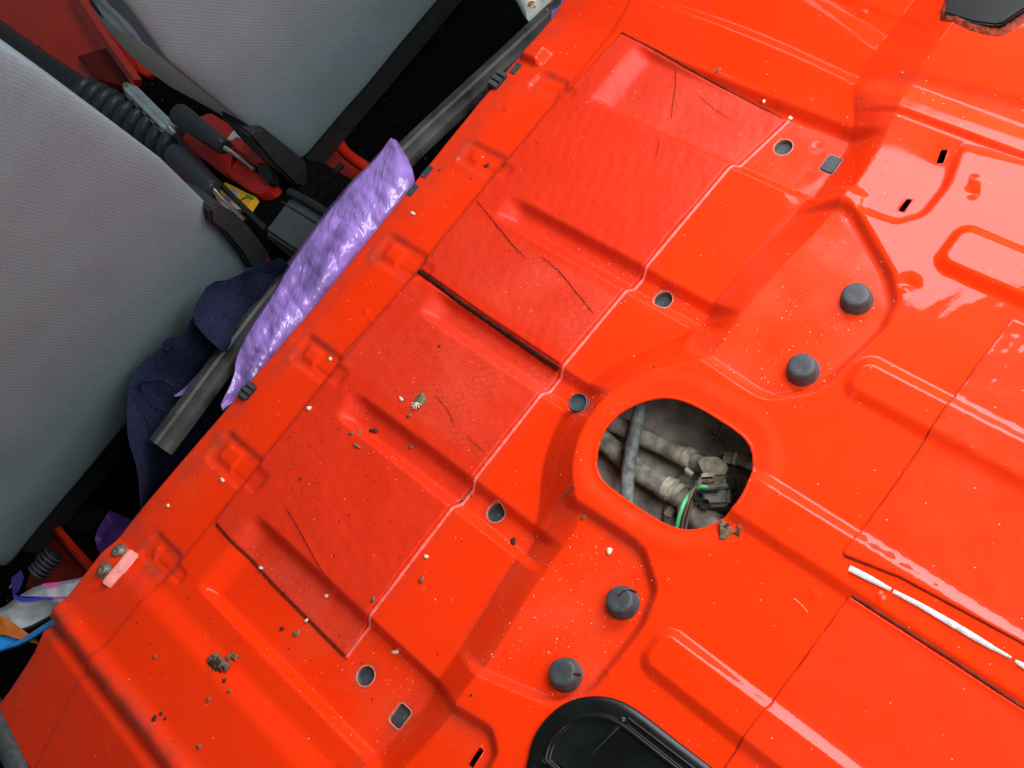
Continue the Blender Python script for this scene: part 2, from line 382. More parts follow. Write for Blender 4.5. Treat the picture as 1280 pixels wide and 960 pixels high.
def H(x, y, fine=True):
    x = np.asarray(x, float); y = np.asarray(y, float)
    z = 0*x
    bulge = np.hypot((x-HC[0])/1.0, y-HC[1])-.090
    dc = np.minimum(y+.170+.006*np.cos((x-.027)*22), 9)
    k = .03; h = np.clip(.5+.5*(bulge-dc)/k, 0, 1); dcr = bulge*(1-h)+dc*h-k*h*(1-h)      # smooth union
    side = ss((np.abs(x-.0275)-.36)/.05)
    s = 1-np.clip(dcr/(.043+.02*side), 0, 1); s = ss(s)*.12+s*.88
    # channels
    ch = 0*x
    for x0, x1, dp in ((.309, .388, .0115), (.143, .166, .0105), (.011, .037, .0105), (-.127, -.101, .0105), (-.348, -.262, .0115)):
        ch = np.maximum(ch, dp*prof(sdbox(x, y, x0, x1, -.30, .20, .002), .011)*ss((.152-y)/.030))
    z = z-ch*(1-s)
    nt = 0*x
    for P in NOTCH: nt = np.maximum(nt, prof(sdpoly(x, y, P)-.003, .011))
    up = L1+(L2-L1)*(1-nt)
    z = z+up*s+s*nt*3.4*np.clip(x-.360, 0, .042)**2
    # ring round the big hole
    dh = sdpoly(x, y, HOLE)
    z = z+.0006*prof(dh-.024, .010)-.0032*prof(dh-.010, .016)
    # swages of the boot floor
    for x0, x1 in RIBS:
        y1 = -.284 if x0 != .004 else -.262
        tl = np.clip(.5-sdbox(x, y, x0, x1, -.95, y1, .012)/.0095, 0, 1); z = z+.0056*(.8*tl+.2*ss(tl))
    z = z-.004*prof(np.abs(sdbox(x, y, .150, .176, -.95, -.296, .010))-.0, .004)*0
    # right-hand side: shelf, S-shaped flank of the wheel arch
    fr = 1-s
    xr = x-.010*np.sin((y+.1)*9)
    z = z+fr*(.26*np.clip(xr-.388, 0, .12)-.0042*ss((xr-.428)/.014)-.005*ss((xr-.486-.15*(y-.02))/.022))
    z = z+s*(.004*ss((x-.405)/.006)*ss((.436-x)/.016)+.24*np.clip(x-.438, 0, .047))
    z = z+(.26-.04*s)*np.clip(x-.485-.02*fr, 0, None)
    # left-hand side, the mirror of it, ending in a ridge and a falling flank
    z = z+fr*.008*ss((-.372-x)/.03)
    xl = -.487-.02*(.15-y)*1.2
    z = z+.007*np.exp(-((x-xl-.014)/.010)**2)-.007*np.exp(-((x-xl+.003)/.006)**2)-.33*np.clip(xl-.004-x, 0, None)
    # ledge at the front with pressed tabs
    led = ss((y-.183)/.006)
    z = z-.0015*led
    for x0, x1, y0, y1, dp in TABS:
        t = prof(sdbox(x, y, x0, x1, y0, y1, .006), .008)-.8*prof(sdbox(x, y, x0+.0095, x1-.0085, y0-.02, y1-.011, .005), .008); z = z-.0030*np.clip(t, 0, 1)
        z = z-.0022*prof(sdbox(x, y, x0+.008, x1-.008, y0-.02, y0+.030, .004), .006)
    # the upturned tab at the left that catches the window
    for x0, x1, y0 in ((.318, .348, .236),):
        q = ss((x-x0)/.007)*ss((x1-x)/.007); z = z+q*np.clip((y-y0)*1.33, 0, .0105)*(1-ss((y-yfe(x)+.016)/.010))
    z = z-.010*ss((y-yfe(x)+.008)/.008)**2
    for a, b, r, h in DIMPW: z = z+h*np.exp(-((x-a)**2+(y-b)**2)/(r*r))
    if fine: z = z+.00035*nfield(x, y, 3, .11, 3)
    return z
def Hs(x, y): return float(H(np.array([x]), np.array([y]))[0])
def atH(px, py):
    p = at(px, py, .01)
    for _ in range(4): p = at(px, py, Hs(p[0], p[1]))
    return p
def dustmap(x, y):
    d = .02+0*x
    for P in NOTCH: d = np.maximum(d, .9*prof(sdpoly(x, y, P)-.004, .02))
    for x0, x1 in ((.306, .394), (.135, .171), (.004, .044), (-.131, -.094), (-.352, -.258)):
        d = np.maximum(d, .85*prof(sdbox(x, y, x0, x1, -.15, .03, .01), .03))
    d = np.maximum(d, .6*prof(np.abs(sdpoly(x, y, HOLE)-.012)-.01, .02))
    d = np.maximum(d, .45*ss((y-.20)/.04))
    return np.clip(d+.25*nfield(x, y, 21, .25, 2), 0, 1)

PAN = thing('rear_floor_pan', (0.03, 0, 0), 'glossy orange red pressed steel car floor with ribs, rubber stops and an open access hole', 'car floor')

# small holes cut through the pan: (outline, plug kind)
def ring(c, r, n=26): a = np.arange(n)*2*math.pi/n; return np.stack([c[0]+r*np.cos(a), c[1]+r*np.sin(a)], 1)
BUNG = [(979, 184), (829, 375), (727, 509), (620, 641), (457, 845)]
SQ = [(1039, 206), (500, 895)]
SLOT = [[(1170, 205), (1176, 187), (1185, 187), (1179, 204)], [(1122, 264), (1133, 249), (1141, 249), (1130, 265)], [(586, 955), (600, 934), (605, 938), (591, 960)]]
CUTS = []
bpos = [atH(*p) for p in BUNG]; spos = [atH(*p) for p in SQ]
for p in bpos: CUTS.append(ring(p, .0090))
def rrect(c, hx, hy, r, n=5):
    P = []
    for sx, sy, a0 in ((1, 1, 0), (-1, 1, 90), (-1, -1, 180), (1, -1, 270)):
        for a in np.radians(np.linspace(a0, a0+90, n)): P.append((c[0]+sx*(hx-r)+r*math.cos(a), c[1]+sy*(hy-r)+r*math.sin(a)))
    return np.array(P)
for p in spos: CUTS.append(rrect(p, .0095, .0075, .003))
for q in SLOT: CUTS.append(np.array([atH(*p)[:2] for p in q]))
CUTS.append(HOLE)

YS_ = -.040
def build_pan():
    X0, X1, Y0, dx = -.606, .74, -.80, .0016
    nx = int((X1-X0)/dx)+1; xs = np.linspace(X0, X1, nx)
    ny = int((.278-Y0)/dx)+1
    v = np.linspace(0, 1, ny)
    Xg = np.repeat(xs[None, :], ny, 0); Yg = Y0+(yfe(xs)[None, :]-Y0)*v[:, None]
    # snap to cut outlines
    sd = np.full(Xg.shape, 9.)
    for P in CUTS:
        lo = P.min(0)-.006; hi = P.max(0)+.006
        mk = (Xg > lo[0]) & (Xg < hi[0]) & (Yg > lo[1]) & (Yg < hi[1])
        x = Xg[mk]; y = Yg[mk]; d = sdpoly(x, y, P); e = 1e-5
        gx = (sdpoly(x+e, y, P)-d)/e; gy = (sdpoly(x, y+e, P)-d)/e
        nr = np.abs(d) < dx*.6
        Xg[mk] = np.where(nr, x-gx*d, x); Yg[mk] = np.where(nr, y-gy*d, y)
        sd[mk] = np.where(nr, 0, np.minimum(sd[mk], d))
    Z = H(Xg, Yg)
    V = np.stack([Xg, Yg, Z], -1).reshape(-1, 3)
    F = gridF(ny, nx)
    sf = sd.reshape(-1)[F]
    F = F[~((sf <= 1e-6).all(1) & (sf.min(1) < 0) | (sf < -1e-6).any(1))]
    # skirt: front edge turned down, plus sides
    n0 = len(V); rows = [V.reshape(ny, nx, 3)[-1]]
    for dy, z in ((.0035, -.015), (.0055, -.022), (.006, -.05), (.006, -.30)):
        r = rows[0].copy(); r[:, 1] += dy; r[:, 2] = np.minimum(z, r[:, 2]+z+.012) if z > -.1 else z; rows.append(r)
    Vs = np.concatenate([r for r in rows]); Fs = gridF(len(rows), nx)+n0
    V = np.concatenate([V, Vs]); F = np.concatenate([F, Fs])
    for edge in (V[:ny*nx].reshape(ny, nx, 3)[:, 0][::-1], V[:ny*nx].reshape(ny, nx, 3)[0], V[:ny*nx].reshape(ny, nx, 3)[:, -1]):
        b = edge.copy(); b[:, 2] = -.30; n0 = len(V)
        V = np.concatenate([V, edge, b]); F = np.concatenate([F, gridF(2, len(edge))+n0])
    o = mesh('pressed_panel', V, F, PAINT, PAN, origin=(0.03, 0, 0))
    at_ = o.data.attributes.new('dust', 'FLOAT', 'POINT')
    at_.data.foreach_set('value', dustmap(V[:, 0], V[:, 1]).astype(np.float32))
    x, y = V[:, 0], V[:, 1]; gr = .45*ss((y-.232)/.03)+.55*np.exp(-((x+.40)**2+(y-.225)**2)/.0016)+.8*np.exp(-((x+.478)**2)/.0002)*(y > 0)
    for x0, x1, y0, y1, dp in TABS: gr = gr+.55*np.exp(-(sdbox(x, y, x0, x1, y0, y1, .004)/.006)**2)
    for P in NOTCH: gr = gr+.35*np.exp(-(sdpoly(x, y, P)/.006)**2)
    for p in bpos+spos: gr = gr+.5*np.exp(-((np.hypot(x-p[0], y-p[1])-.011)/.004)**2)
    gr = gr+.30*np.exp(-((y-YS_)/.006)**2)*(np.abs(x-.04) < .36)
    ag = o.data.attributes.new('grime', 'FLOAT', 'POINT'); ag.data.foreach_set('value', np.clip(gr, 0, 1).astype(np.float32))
    return o
panel = build_pan()
def lip(name, P, m, out, prof_, closed=True):
    """rolled rim that follows a cut outline"""
    P = np.asarray(P); T = np.roll(P, -1, 0)-np.roll(P, 1, 0); T /= np.linalg.norm(T, axis=1)[:, None]
    N_ = np.stack([T[:, 1], -T[:, 0]], 1)
    if ((P+N_*1e-4-P.mean(0))**2).sum() < ((P-P.mean(0))**2).sum(): N_ = -N_
    rows = []
    for off, dz in prof_:
        q = P+N_*off; rows.append(np.c_[q, H(q[:, 0], q[:, 1])+dz])
    n = len(P)
    return mesh(name, np.concatenate(rows), gridF(len(rows), n, True), m, PAN)
lip('hole_rim', HOLE, PAINT, .004, [(.0026, -.0004), (.0018, .0002), (.0006, .0001), (-.0001, -.0005), (-.0003, -.0014), (.0002, -.0030), (.0012, -.0034)])
PALE = mat('bare_metal_edge', (.55, .22, .14), .55, .3, var=.3, scale=300, bump=.4, bscale=700)
for P in CUTS[:-1]:
    small = len(P) == 4
    lip('punched_edge', P, PAINT if small else PALE, .001, [(.0014, -.0002), (.0010, .0003), (.0002, .0003), (.0001, -.0006), (.0004, -.0012 if small else -.006)])

# ------------------------------------------------------------------ plugs, stops, bolts
pl = None
for i, p in enumerate(bpos):
    z = Hs(p[0], p[1]-.013)-.0022
    if pl is None:
        pl = lathe('round_plug', [(.0098, -.004), (.0094, .0), (.0086, .0006), (.0080, .0), (.0074, -.0022), (.003, -.0026)], RUBG, PAN, (p[0], p[1], z))
    else: copyobj(pl, PAN, (p[0], p[1], z))
for i, p in enumerate(spos):
    z = Hs(p[0], p[1]-.012)
    prism('square_plug', np.c_[rrect(p, .0093, .0073, .003), np.full(20, z-.0034)], UP, .006, RUBG, PAN, .0012)
STOPS = [(1071, 376, 'domed black rubber stop nearest the slotted recess at the right'), (1004, 464, 'domed black rubber stop in the right recess nearer the round opening'), (779, 754, 'split black rubber stop in the left recess nearer the round opening'), (708, 844, 'domed black rubber stop next to the black lid')]
for i, (a, b, lab) in enumerate(STOPS):
    p = atH(a, b)
    o = lathe('rubber_stop', [(.0146, -.001), (.0145, .0008), (.0140, .0013), (.0130, .0075), (.0120, .0108), (.0107, .0122), (.0092, .0127), (.006, .0128), (.003, .0127)], RUB, PAN, (p[0], p[1], p[2]))
    tag(o, lab)
    if i == 2:
        c = o.location+PAN.location
        tube('split', [np.array(c)+np.array(v) for v in ((.002, .002, .0129), (.008, .001, .0127), (.0120, -.003, .0112), (.0138, -.005, .004))], .0008, CRACK, o, k=6)
    if i == 3:
        c = o.location+PAN.location
        tube('split', [np.array(c)+np.array(v) for v in ((.005, -.0092, .0123), (.0065, -.0108, .0100), (.0078, -.0118, .006))], .0011, CRACK, o, k=6)
for i, (a, b) in enumerate([(149, 690), (131, 713)]):
    p = atH(a, b); z = p[2]
    o = lathe('bolt_head', [(.0092, -.004), (.0092, .0008), (.0066, .0012), (.0060, .0050), (.0046, .0060), (.0025, .0060), (.0022, .0040)], DULL, PAN, (p[0], p[1], z), k=12)
for (a, b) in [(534, 215), (516, 238), (645, 86)]:
    p = atH(a, b); prism('edge_plug', np.c_[rrect(p, .0078, .0042, .0012), np.full(20, p[2]+.0012)], UP, .004, RUBG, PAN, .0006)
SCUFF_GLINT = mat('scuffed_glint_paint', (.84, .17, .13), .35, .4, coat=.6, coat_rough=.1, var=.35, scale=160, bump=.3, bscale=400)  # scuffed paint whose pale pink also carries the window's reflection
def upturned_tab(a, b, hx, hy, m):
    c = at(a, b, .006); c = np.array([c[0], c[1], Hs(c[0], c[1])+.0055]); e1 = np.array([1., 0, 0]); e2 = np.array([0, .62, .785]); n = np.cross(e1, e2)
    o = prism('upturned_tab', np.array([c+e1*u*hx+e2*v*hy for u, v in ((-1, -1), (1, -1), (1, 1), (-1, 1))]), n, .006, m, PAN, .0012); tag(o, 'scuffed upturned tab with a painted pale glint beside the two bolts')
upturned_tab(154, 713, .022, .0062, SCUFF_GLINT)
def clip_part(a, b, s=1.):
    p = atH(a, b)
    o = prism('trim_clip', np.array([p+np.array(v)*s for v in ((-.013, .006, .004), (-.002, .010, .005), (.010, .004, .004), (.008, -.006, .003), (-.010, -.006, .003))]), UP, .010, BLK, PAN, .0012)
    for k in range(3):
        q = p+np.array((-.008+.007*k, .000, .006))*s
        prism('clip_tooth', np.array([q+np.array(v)*s for v in ((-.0025, -.006, 0), (.0025, -.006, 0), (.0025, .005, .002), (-.0025, .005, .002))]), UP, .004, RUBG, o, .0006)
clip_part(312, 489); clip_part(624, 101, 1.1)

# ------------------------------------------------------------------ deadening sheets glued on the pan
PAD2 = mat('painted_sheet_glossy', (.85, .031, .001), .45, .08, coat=.5, coat_rough=.06, var=.03, scale=8, extra=paint_extra(False))
def pad(name, E, lab, th=.0026, n=None, wrink=.0006, seed=1, dust=.35, inner=None):
    """E: four edge polylines in xy (bottom, right, top, left going round) -> Coons patch draped over H"""
    B, Rr, T, Lf = E
    m = int(max(np.linalg.norm(np.diff(B, axis=0), axis=1).sum(), .02)/.0019); k = int(np.linalg.norm(np.diff(Rr, axis=0), axis=1).sum()/.0019)
    B = resample(B, m); T = resample(T[::-1], m); Rr = resample(Rr, k); Lf = resample(Lf[::-1], k)
    u = np.linspace(0, 1, m)[None, :, None]; v = np.linspace(0, 1, k)[:, None, None]
    P = (1-v)*B[None]+v*T[None]+(1-u)*Lf[:, None]+u*Rr[:, None]-((1-u)*(1-v)*B[0]+u*(1-v)*B[-1]+(1-u)*v*T[0]+u*v*T[-1])
    x, y = P[..., 0], P[..., 1]
    # averaged height = a sheet that bridges the sharpest corners
    o_ = .0035
    zz = (H(x, y)+H(x+o_, y)+H(x-o_, y)+H(x, y+o_)+H(x, y-o_))/5
    z = np.maximum(zz, H(x, y))+th+wrink*(.6*nfield(x, y, seed, .035, 3)+.5*crumple(x, y, seed+5, .03, 2))
    V = np.stack([x, y, z], -1)
    # skirts
    bd = np.concatenate([V[0], V[1:, -1], V[-1, ::-1][1:], V[::-1, 0][1:-1]])
    c = bd.mean(0); n0 = m*k
    s1 = bd.copy(); T_ = np.roll(bd, -1, 0)-np.roll(bd, 1, 0); T_[:, 2] = 0; T_ /= np.linalg.norm(T_, axis=1)[:, None]+1e-9
    No = np.stack([T_[:, 1], -T_[:, 0], 0*T_[:, 0]], 1)
    s1 = bd+No*.0007; s1[:, 2] -= .0007; s2 = bd+No*.0009; s2[:, 2] -= th+.002
    idx = np.arange(n0).reshape(k, m); bi = np.concatenate([idx[0], idx[1:, -1], idx[-1, ::-1][1:], idx[::-1, 0][1:-1]])
    nb = len(bi); F = [gridF(k, m)]
    j = np.arange(nb); j2 = (j+1) % nb
    F.append(np.stack([bi, n0+j, n0+j2, bi[j2]], 1)); F.append(np.stack([n0+j, n0+nb+j, n0+nb+j2, n0+j2], 1))
    VV = np.concatenate([V.reshape(-1, 3), s1, s2])
    o = mesh(name, VV, np.concatenate(F), PAD if seed < 13 else PAD2, PAN); tag(o, lab)
    a = o.data.attributes.new('dust', 'FLOAT', 'POINT')
    xx = VV[:, 0]; tex = 0*xx+.12
    for q0, q1 in ((.300, .41), (.05, .135), (-.088, .035), (-.31, -.265)): tex = np.maximum(tex, ss((xx-q0)/.012)*ss((q1-xx)/.012)*(.45+.55*ss((.17-VV[:, 1])/.10)) if seed < 13 else .3)
    a.data.foreach_set('value', np.clip(tex*(.85+.3*nfield(VV[:, 0], VV[:, 1], seed+9, .12, 2)), 0, 1).astype(np.float32))
    return o
YC, YS = .184, -.034
def jag(P, seed, amp=.0012):
    P = resample(P, 60); r = np.random.default_rng(seed); n = np.convolve(r.normal(0, amp, 64), np.ones(5)/5, 'valid')[:60]
    n[0] = n[-1] = 0
    P = P.copy(); P[:, 1] += n; return P
pad('deadening_sheet', [jag([(.043, YS+.004), (.20, YS-.002), (.300, YS-.006), (.378, -.054)], 1), np.array([(.378, -.054), (.386, .06), (.394, .172)]), jag([(.394, .172), (.30, .181), (.16, .186), (.05, .184)], 2), np.array([(.050, .184), (.045, .08), (.043, YS+.004)])],
    'satin orange red sheet at the right of the front edge, scored by long dark cracks', seed=11)
pad('deadening_sheet', [jag([(-.300, YS), (-.13, YS+.004), (-.02, YS+.003), (.034, YS+.004)], 3), np.array([(.034, YS+.004), (.038, .07), (.041, .182)]), jag([(.041, .182), (-.07, .192), (-.15, .186), (-.24, .184), (-.292, .180)], 4), np.array([(-.292, .180), (-.298, .08), (-.300, YS)])],
    'satin orange red sheet at the left of the front edge, strewn with dried debris', seed=12)
pad('deadening_sheet', [np.array([(.052, -.80), (.27, -.80)]), np.array([(.27, -.80), (.268, -.55), (.266, -.364)]), jag([(.266, -.364), (.19, -.363), (.1, -.366), (.027, -.366)], 5, .0006), np.array([(.027, -.366), (.036, -.41), (.0425, -.50), (.052, -.80)])],
    'glossy orange red sheet laid over the ribs at the right', th=.0026, wrink=.0007, seed=13, dust=.15)
pad('deadening_sheet', [np.array([(-.30, -.80), (.001, -.80)]), np.array([(.001, -.80), (.002, -.55), (.001, -.388)]), jag([(.001, -.388), (-.09, -.387), (-.14, -.386), (-.16, -.387)], 6, .0006), np.array([(-.16, -.387), (-.2, -.5), (-.30, -.80)])],
    'smooth orange red sheet at the bottom right corner', th=.0024, wrink=.0003, seed=14, dust=.1)
# sealant bead along the rear edge of the two front sheets
def bead(name, P, r, m, parent, lift=.0, n=160, k=8, flat=.8, seed=0):
    P = resample(P, n); rr = np.random.default_rng(seed)
    z = H(P[:, 0], P[:, 1]); q = np.c_[P, z+lift]
    V, F = tubeVF(q, r*(1+.13*rr.normal(size=n).clip(-1, 1)), k, True, flat); return mesh(name, V, F, m, parent)
o = bead('sealant_bead', [(-.302, YS-.003), (-.13, YS-.0005), (-.02, YS-.0005), (.043, YS-.0005), (.20, YS-.006), (.300, YS-.010), (.380, -.0585)], .0018, SEAL, PAN, .0006, 260)
tag(o, 'pale sealant line of dust and painted sheen along the rear edge of the front sheets')
BROWN = mat('brown_dirt_shade_line', (.17, .028, .014), .8, .1, var=.4, scale=150)  # brown for dirt and for shadow painted along sheet edges
# dark gap between the two front sheets, dirt where the lower rear sheet ends, painted edge shadow along the rear sheets' front edges
for nm, P, r in (('dirt_shade_line', [(.0465, .185), (.0415, .11), (.0395, .03), (.038, -.030)], .0021), ('dirt_shade_line', [(.0037, -.389), (.0047, -.47), (.0037, -.56)], .0015), ('dirt_shade_line', [(.0262, -.368), (.0353, -.41), (.0418, -.50), (.0445, -.57)], .0010), ('dirt_shade_line', [(.0275, -.3655), (.1, -.3655), (.19, -.3625), (.267, -.3635)], .0009), ('dirt_shade_line', [(-.16, -.3862), (-.14, -.3855), (-.09, -.3865), (.0015, -.3875)], .0009), ('dirt_shade_line', [(-.2945, .178), (-.3005, .08), (-.3025, YS)], .0011), ('dirt_shade_line', [(.397, .174), (.3885, .06), (.3805, -.05)], .0012)):
    bead(nm, P, r, CRACK if r > .002 else BROWN, PAN, .0016 if r > .002 else .0004, 120, 6, .7, 3)
# unpainted strip beside the right rear sheet
def strip(name, pts, m, wd, lift, parent, n=50, seed=0):
    P = resample(pts, n); T = np.gradient(P, axis=0); T /= np.linalg.norm(T, axis=1)[:, None]; N_ = np.stack([-T[:, 1], T[:, 0]], 1)
    r = np.random.default_rng(seed); wv = np.interp(np.linspace(0, 1, n), np.linspace(0, 1, len(wd)), wd)*(1+.03*r.normal(size=n))
    rows = []
    for k in (-1, -.5, .5, 1):
        q = P+N_*(wv*k)[:, None]; rows.append(np.c_[q, H(q[:, 0], q[:, 1])+lift*(1 if abs(k) < 1 else .75)])
    return mesh(name, np.stack(rows, 1).reshape(-1, 3), gridF(n, 4), m, parent)
def pw(pts): return np.array([atH(*p)[:2] for p in pts])
strip('bare_primer_strip', pw([(1062, 711), (1080, 720), (1114, 738)]), WHITE, [.0024, .0024, .0014], .0026, PAN, 30, 1)
strip('bare_primer_strip', pw([(1117, 740), (1150, 757), (1200, 786), (1240, 810), (1264, 823)]), WHITE, [.0016, .0020, .0024, .0022, .0010], .0026, PAN, 50, 2)
strip('bare_primer_strip', pw([(1269, 827), (1285, 836), (1310, 850)]), WHITE, [.0012, .0028, .0028], .0026, PAN, 30, 3)
# long cracks in the sheets
def crack(pts, wdt, seed):
    P = resample(smoothpath(pw(pts), 40), 60); r = np.random.default_rng(seed); P = P+np.convolve(r.normal(0, .0006, 64), np.ones(5)/5, 'valid')[:60, None]
    n = 60; t = np.linspace(0, 1, n); wv = .62*wdt*np.sin(np.pi*np.clip(t*.9+.05, 0, 1))**.5*(.6+.4*np.abs(r.normal(size=n)).clip(0, 1.5))
    T = np.gradient(P, axis=0); T /= np.linalg.norm(T, axis=1)[:, None]; N_ = np.stack([-T[:, 1], T[:, 0]], 1)
    rows = []
    for k in (-1, 0, 1):
        q = P+N_*(wv*k)[:, None]; rows.append(np.c_[q, H(q[:, 0], q[:, 1])+.0034+(.0005 if k == 0 else 0)])
    return mesh('crack', np.stack(rows, 1).reshape(-1, 3), gridF(n, 3), CRACK, PAN)
for i, (p, wd) in enumerate([([(845, 90), (846, 105), (843, 125), (840, 150)], .0006), ([(825, 177), (823, 190), (820, 199)], .0005), ([(597, 252), (622, 283), (645, 312), (660, 325)], .0007), ([(678, 322), (700, 340), (722, 368), (744, 394)], .0006),
                             ([(360, 636), (378, 666), (398, 705), (416, 730)], .0006), ([(545, 495), (562, 513), (570, 535)], .0004), ([(870, 118), (895, 140), (912, 150)], .0003), ([(585, 545), (600, 560), (608, 566)], .0003)]): crack(p, wd, i)

# ------------------------------------------------------------------ black access lid
def build_lid():
    K = np.array([at(*p, .040)[:2] for p in [(655, 962), (664, 918), (688, 888), (713, 873), (740, 868), (766, 871), (792, 883), (840, 921), (886, 956)]])
    lx0, lx1 = K[0][0], at(886, 956, .04)[0]
    top = smoothpath(K, 60, 2)
    out = np.vstack([top, [[top[-1][0], -.47]], [[top[-1][0]-.03, -.51]], [[top[0][0]+.03, -.51]], [[top[0][0], -.47]]])
    out = resample(np.vstack([out, out[:1]]), 161)[:-1]
    c = out.mean(0); T = np.roll(out, -1, 0)-np.roll(out, 1, 0); T /= np.linalg.norm(T, axis=1)[:, None]
    N_ = np.stack([T[:, 1], -T[:, 0]], 1)
    if ((out+N_*.001-c)**2).sum() > ((out-c)**2).sum(): N_ = -N_
    N_ = (np.roll(N_, 1, 0)+N_+np.roll(N_, -1, 0)); N_ /= np.linalg.norm(N_, axis=1)[:, None]
    z0 = L2
    prf = [(0, 0), (.0, .003), (.0012, .0045), (.012, .0060), (.0134, .0054), (.0142, .0058), (.0152, .0088), (.0164, .0094), (.0180, .0090), (.0190, .0062), (.0200, .0056)]
    rows = [np.c_[out+N_*d, np.full(len(out), z0+h)] for d, h in prf]
    n = len(out); F = [tuple(f) for f in gridF(len(rows), n, True)]+[tuple(range((len(rows)-1)*n, len(rows)*n))]
    lid = mesh('access_lid', np.concatenate(rows), F, BLKG, PAN); autosmooth(lid, 60); tag(lid, 'black plastic access lid with rounded end and raised rim')
    p0 = at(781, 897, .04); p1 = at(738, 946, .036)
    P = np.array([p0*(1-t)+p1*t for t in np.linspace(0, 1, 12)]); P[:, 2] = z0+.0052
    V, F = tubeVF(P, np.linspace(.0042, .0006, 12), 8, True, .9); mesh('moulded_ridge', V, F, BLKG, lid)
    q0 = at(785, 898, .04); q1 = at(862, 957, .04); q1[0] = q0[0]+(q1[0]-q0[0])
    Q = np.array([q0, q1, q1+(q1-q0)]); Q[:, 2] = z0+.0056
    tube('moulded_ridge', Q, .0016, BLKG, lid, k=8, n=30)
    return lid
build_lid()

# black plate with rusty sealer at the upper right
pp = np.array([atH(*p) for p in [(1187, 2), (1181, 22), (1215, 32), (1243, 38), (1253, 37), (1276, 22), (1300, 5), (1320, -40), (1200, -50)]])
gxp, gyp = np.meshgrid(np.linspace(pp[:, 0].min(), pp[:, 0].max(), 20), np.linspace(pp[:, 1].min(), pp[:, 1].max(), 20)); gxp, gyp = gxp.ravel(), gyp.ravel(); ip = sdpoly(gxp, gyp, pp[:, :2]) < 0
gzp = H(gxp, gyp); Ap = np.c_[gxp, gyp, 1+0*gxp]; cf = np.linalg.lstsq(Ap[ip], gzp[ip], rcond=None)[0]; cf[2] += (gzp-Ap@cf)[ip].max(); pp[:, 2] = np.c_[pp[:, :2], np.ones(len(pp))]@cf
o = prism('blanking_plate', pp+np.array([0, 0, .0015]), UP, .008, BLKG, PAN, .0015); tag(o, 'black blanking plate bedded in rusty sealer')
n_ = 160; Pp = resample(np.vstack([pp, pp[:1]]), n_+1)[:-1]; T = np.roll(Pp, -2, 0)-np.roll(Pp, 2, 0); T[:, 2] = 0; T /= np.linalg.norm(T, axis=1)[:, None]
No = np.stack([T[:, 1], -T[:, 0]], 1); No *= np.sign((No*(Pp[:, :2]-Pp[:, :2].mean(0))).sum(1)).mean()
rows = []; wob = np.convolve(rng.normal(0, 1, n_+10), np.ones(11)/11*1.8, 'valid')
for off, hz in ((-.0015, .0020), (.0005, .0030), (.0025, .0024), (.0050, .0010), (.0065, -.0004)):
    q = Pp[:, :2]+No*(off*(1+.25*wob*(off > .001)))[:, None] if off > .001 else Pp[:, :2]+No*off
    rows.append(np.c_[q, H(q[:, 0], q[:, 1])+hz*(1+.15*rng.normal(size=n_)*(hz > 0))])
mesh('rusty_sealer_bead', np.concatenate(rows), gridF(5, n_, True), RUST, PAN)

# black rubber seal at the bottom left corner
tube('door_seal', [at(-24, 862, -.034), at(-6, 897, -.034), at(14, 936, -.036), at(44, 1000, -.04)], .0135, RUB, None, k=16, n=20)
tag(bpy.data.objects['door_seal'], 'black rubber door seal at the lower left corner of the red floor', 'door seal')

# ------------------------------------------------------------------ what the round opening shows
TZ = -.062
TK = thing('fuel_tank', (.02, -.2, TZ), 'dusty fuel tank top with hoses and sender seen through the opening', 'fuel tank')
g = np.linspace(-1, 1, 90); gx, gy = np.meshgrid(.03+.20*g, -.18+.20*g)
gz = TZ+.010*ss((gx-.05)/.05)*ss((gy+.19)/.05)+.0025*nfield(gx, gy, 31, .05, 3)-.02*ss((-.01-gx)/.05)
mesh('tank_top', np.stack([gx, gy, gz], -1).reshape(-1, 3), gridF(90, 90), TANKM, TK)
def P3(pts): return np.array([at(a, b, z) for a, b, z in pts])
def bumpy(P, n, r, seed, amp=.04):
    return r*(1+amp*np.convolve(np.random.default_rng(seed).normal(size=n+4), np.ones(5)/5*2, 'valid')[:n])
def hose(name, pts, r, m, seed, n=40, k=16):
    P = smoothpath(P3(pts), n); V, F = tubeVF(P, bumpy(P, n, r, seed), k); return mesh(name, V, F, m, TK)
h1 = hose('fuel_hose', [(742, 516, -0.032), (775, 533, -0.036), (812, 550, -0.038), (850, 568, -0.038), (888, 586, -0.042)], .0088, HOSE, 1)
h2 = hose('fuel_hose', [(735, 535, -0.040), (765, 560, -0.040), (800, 592, -0.040), (836, 612, -0.038), (866, 634, -0.042)], .0100, HOSE, 2)
o = hose('breather_hose', [(806, 490, -0.012), (798, 520, -0.014), (789, 560, -0.016), (784, 600, -0.018), (782, 650, -0.022)], .0064, HOSE2, 3); tag(o, 'thin sooty hose crossing over the two others')
def collar(a, b, a2, b2, z, r, parent, m=CLAMP):
    P = np.linspace(at(a, b, z), at(a2, b2, z), 6); V, F = tubeVF(P, r, 16); return autosmooth(mesh('hose_clamp', V, F, m, parent))
collar(857, 570, 866, 575, -0.038, .0102, h1); collar(869, 577, 876, 580, -.057, .0098, h1, HOSE); collar(832, 609, 841, 614, -0.038, .0116, h2); collar(846, 617, 852, 621, -0.039, .0112, h2, HOSE)
c = at(905, 640, TZ+.006)
lathe('sender_flange', [(.056, -.008), (.056, .002), (.053, .004), (.046, .004), (.044, .001), (.040, .001), (.038, .006), (.030, .008), (.01, .008)], HOSE, TK, c, k=40)
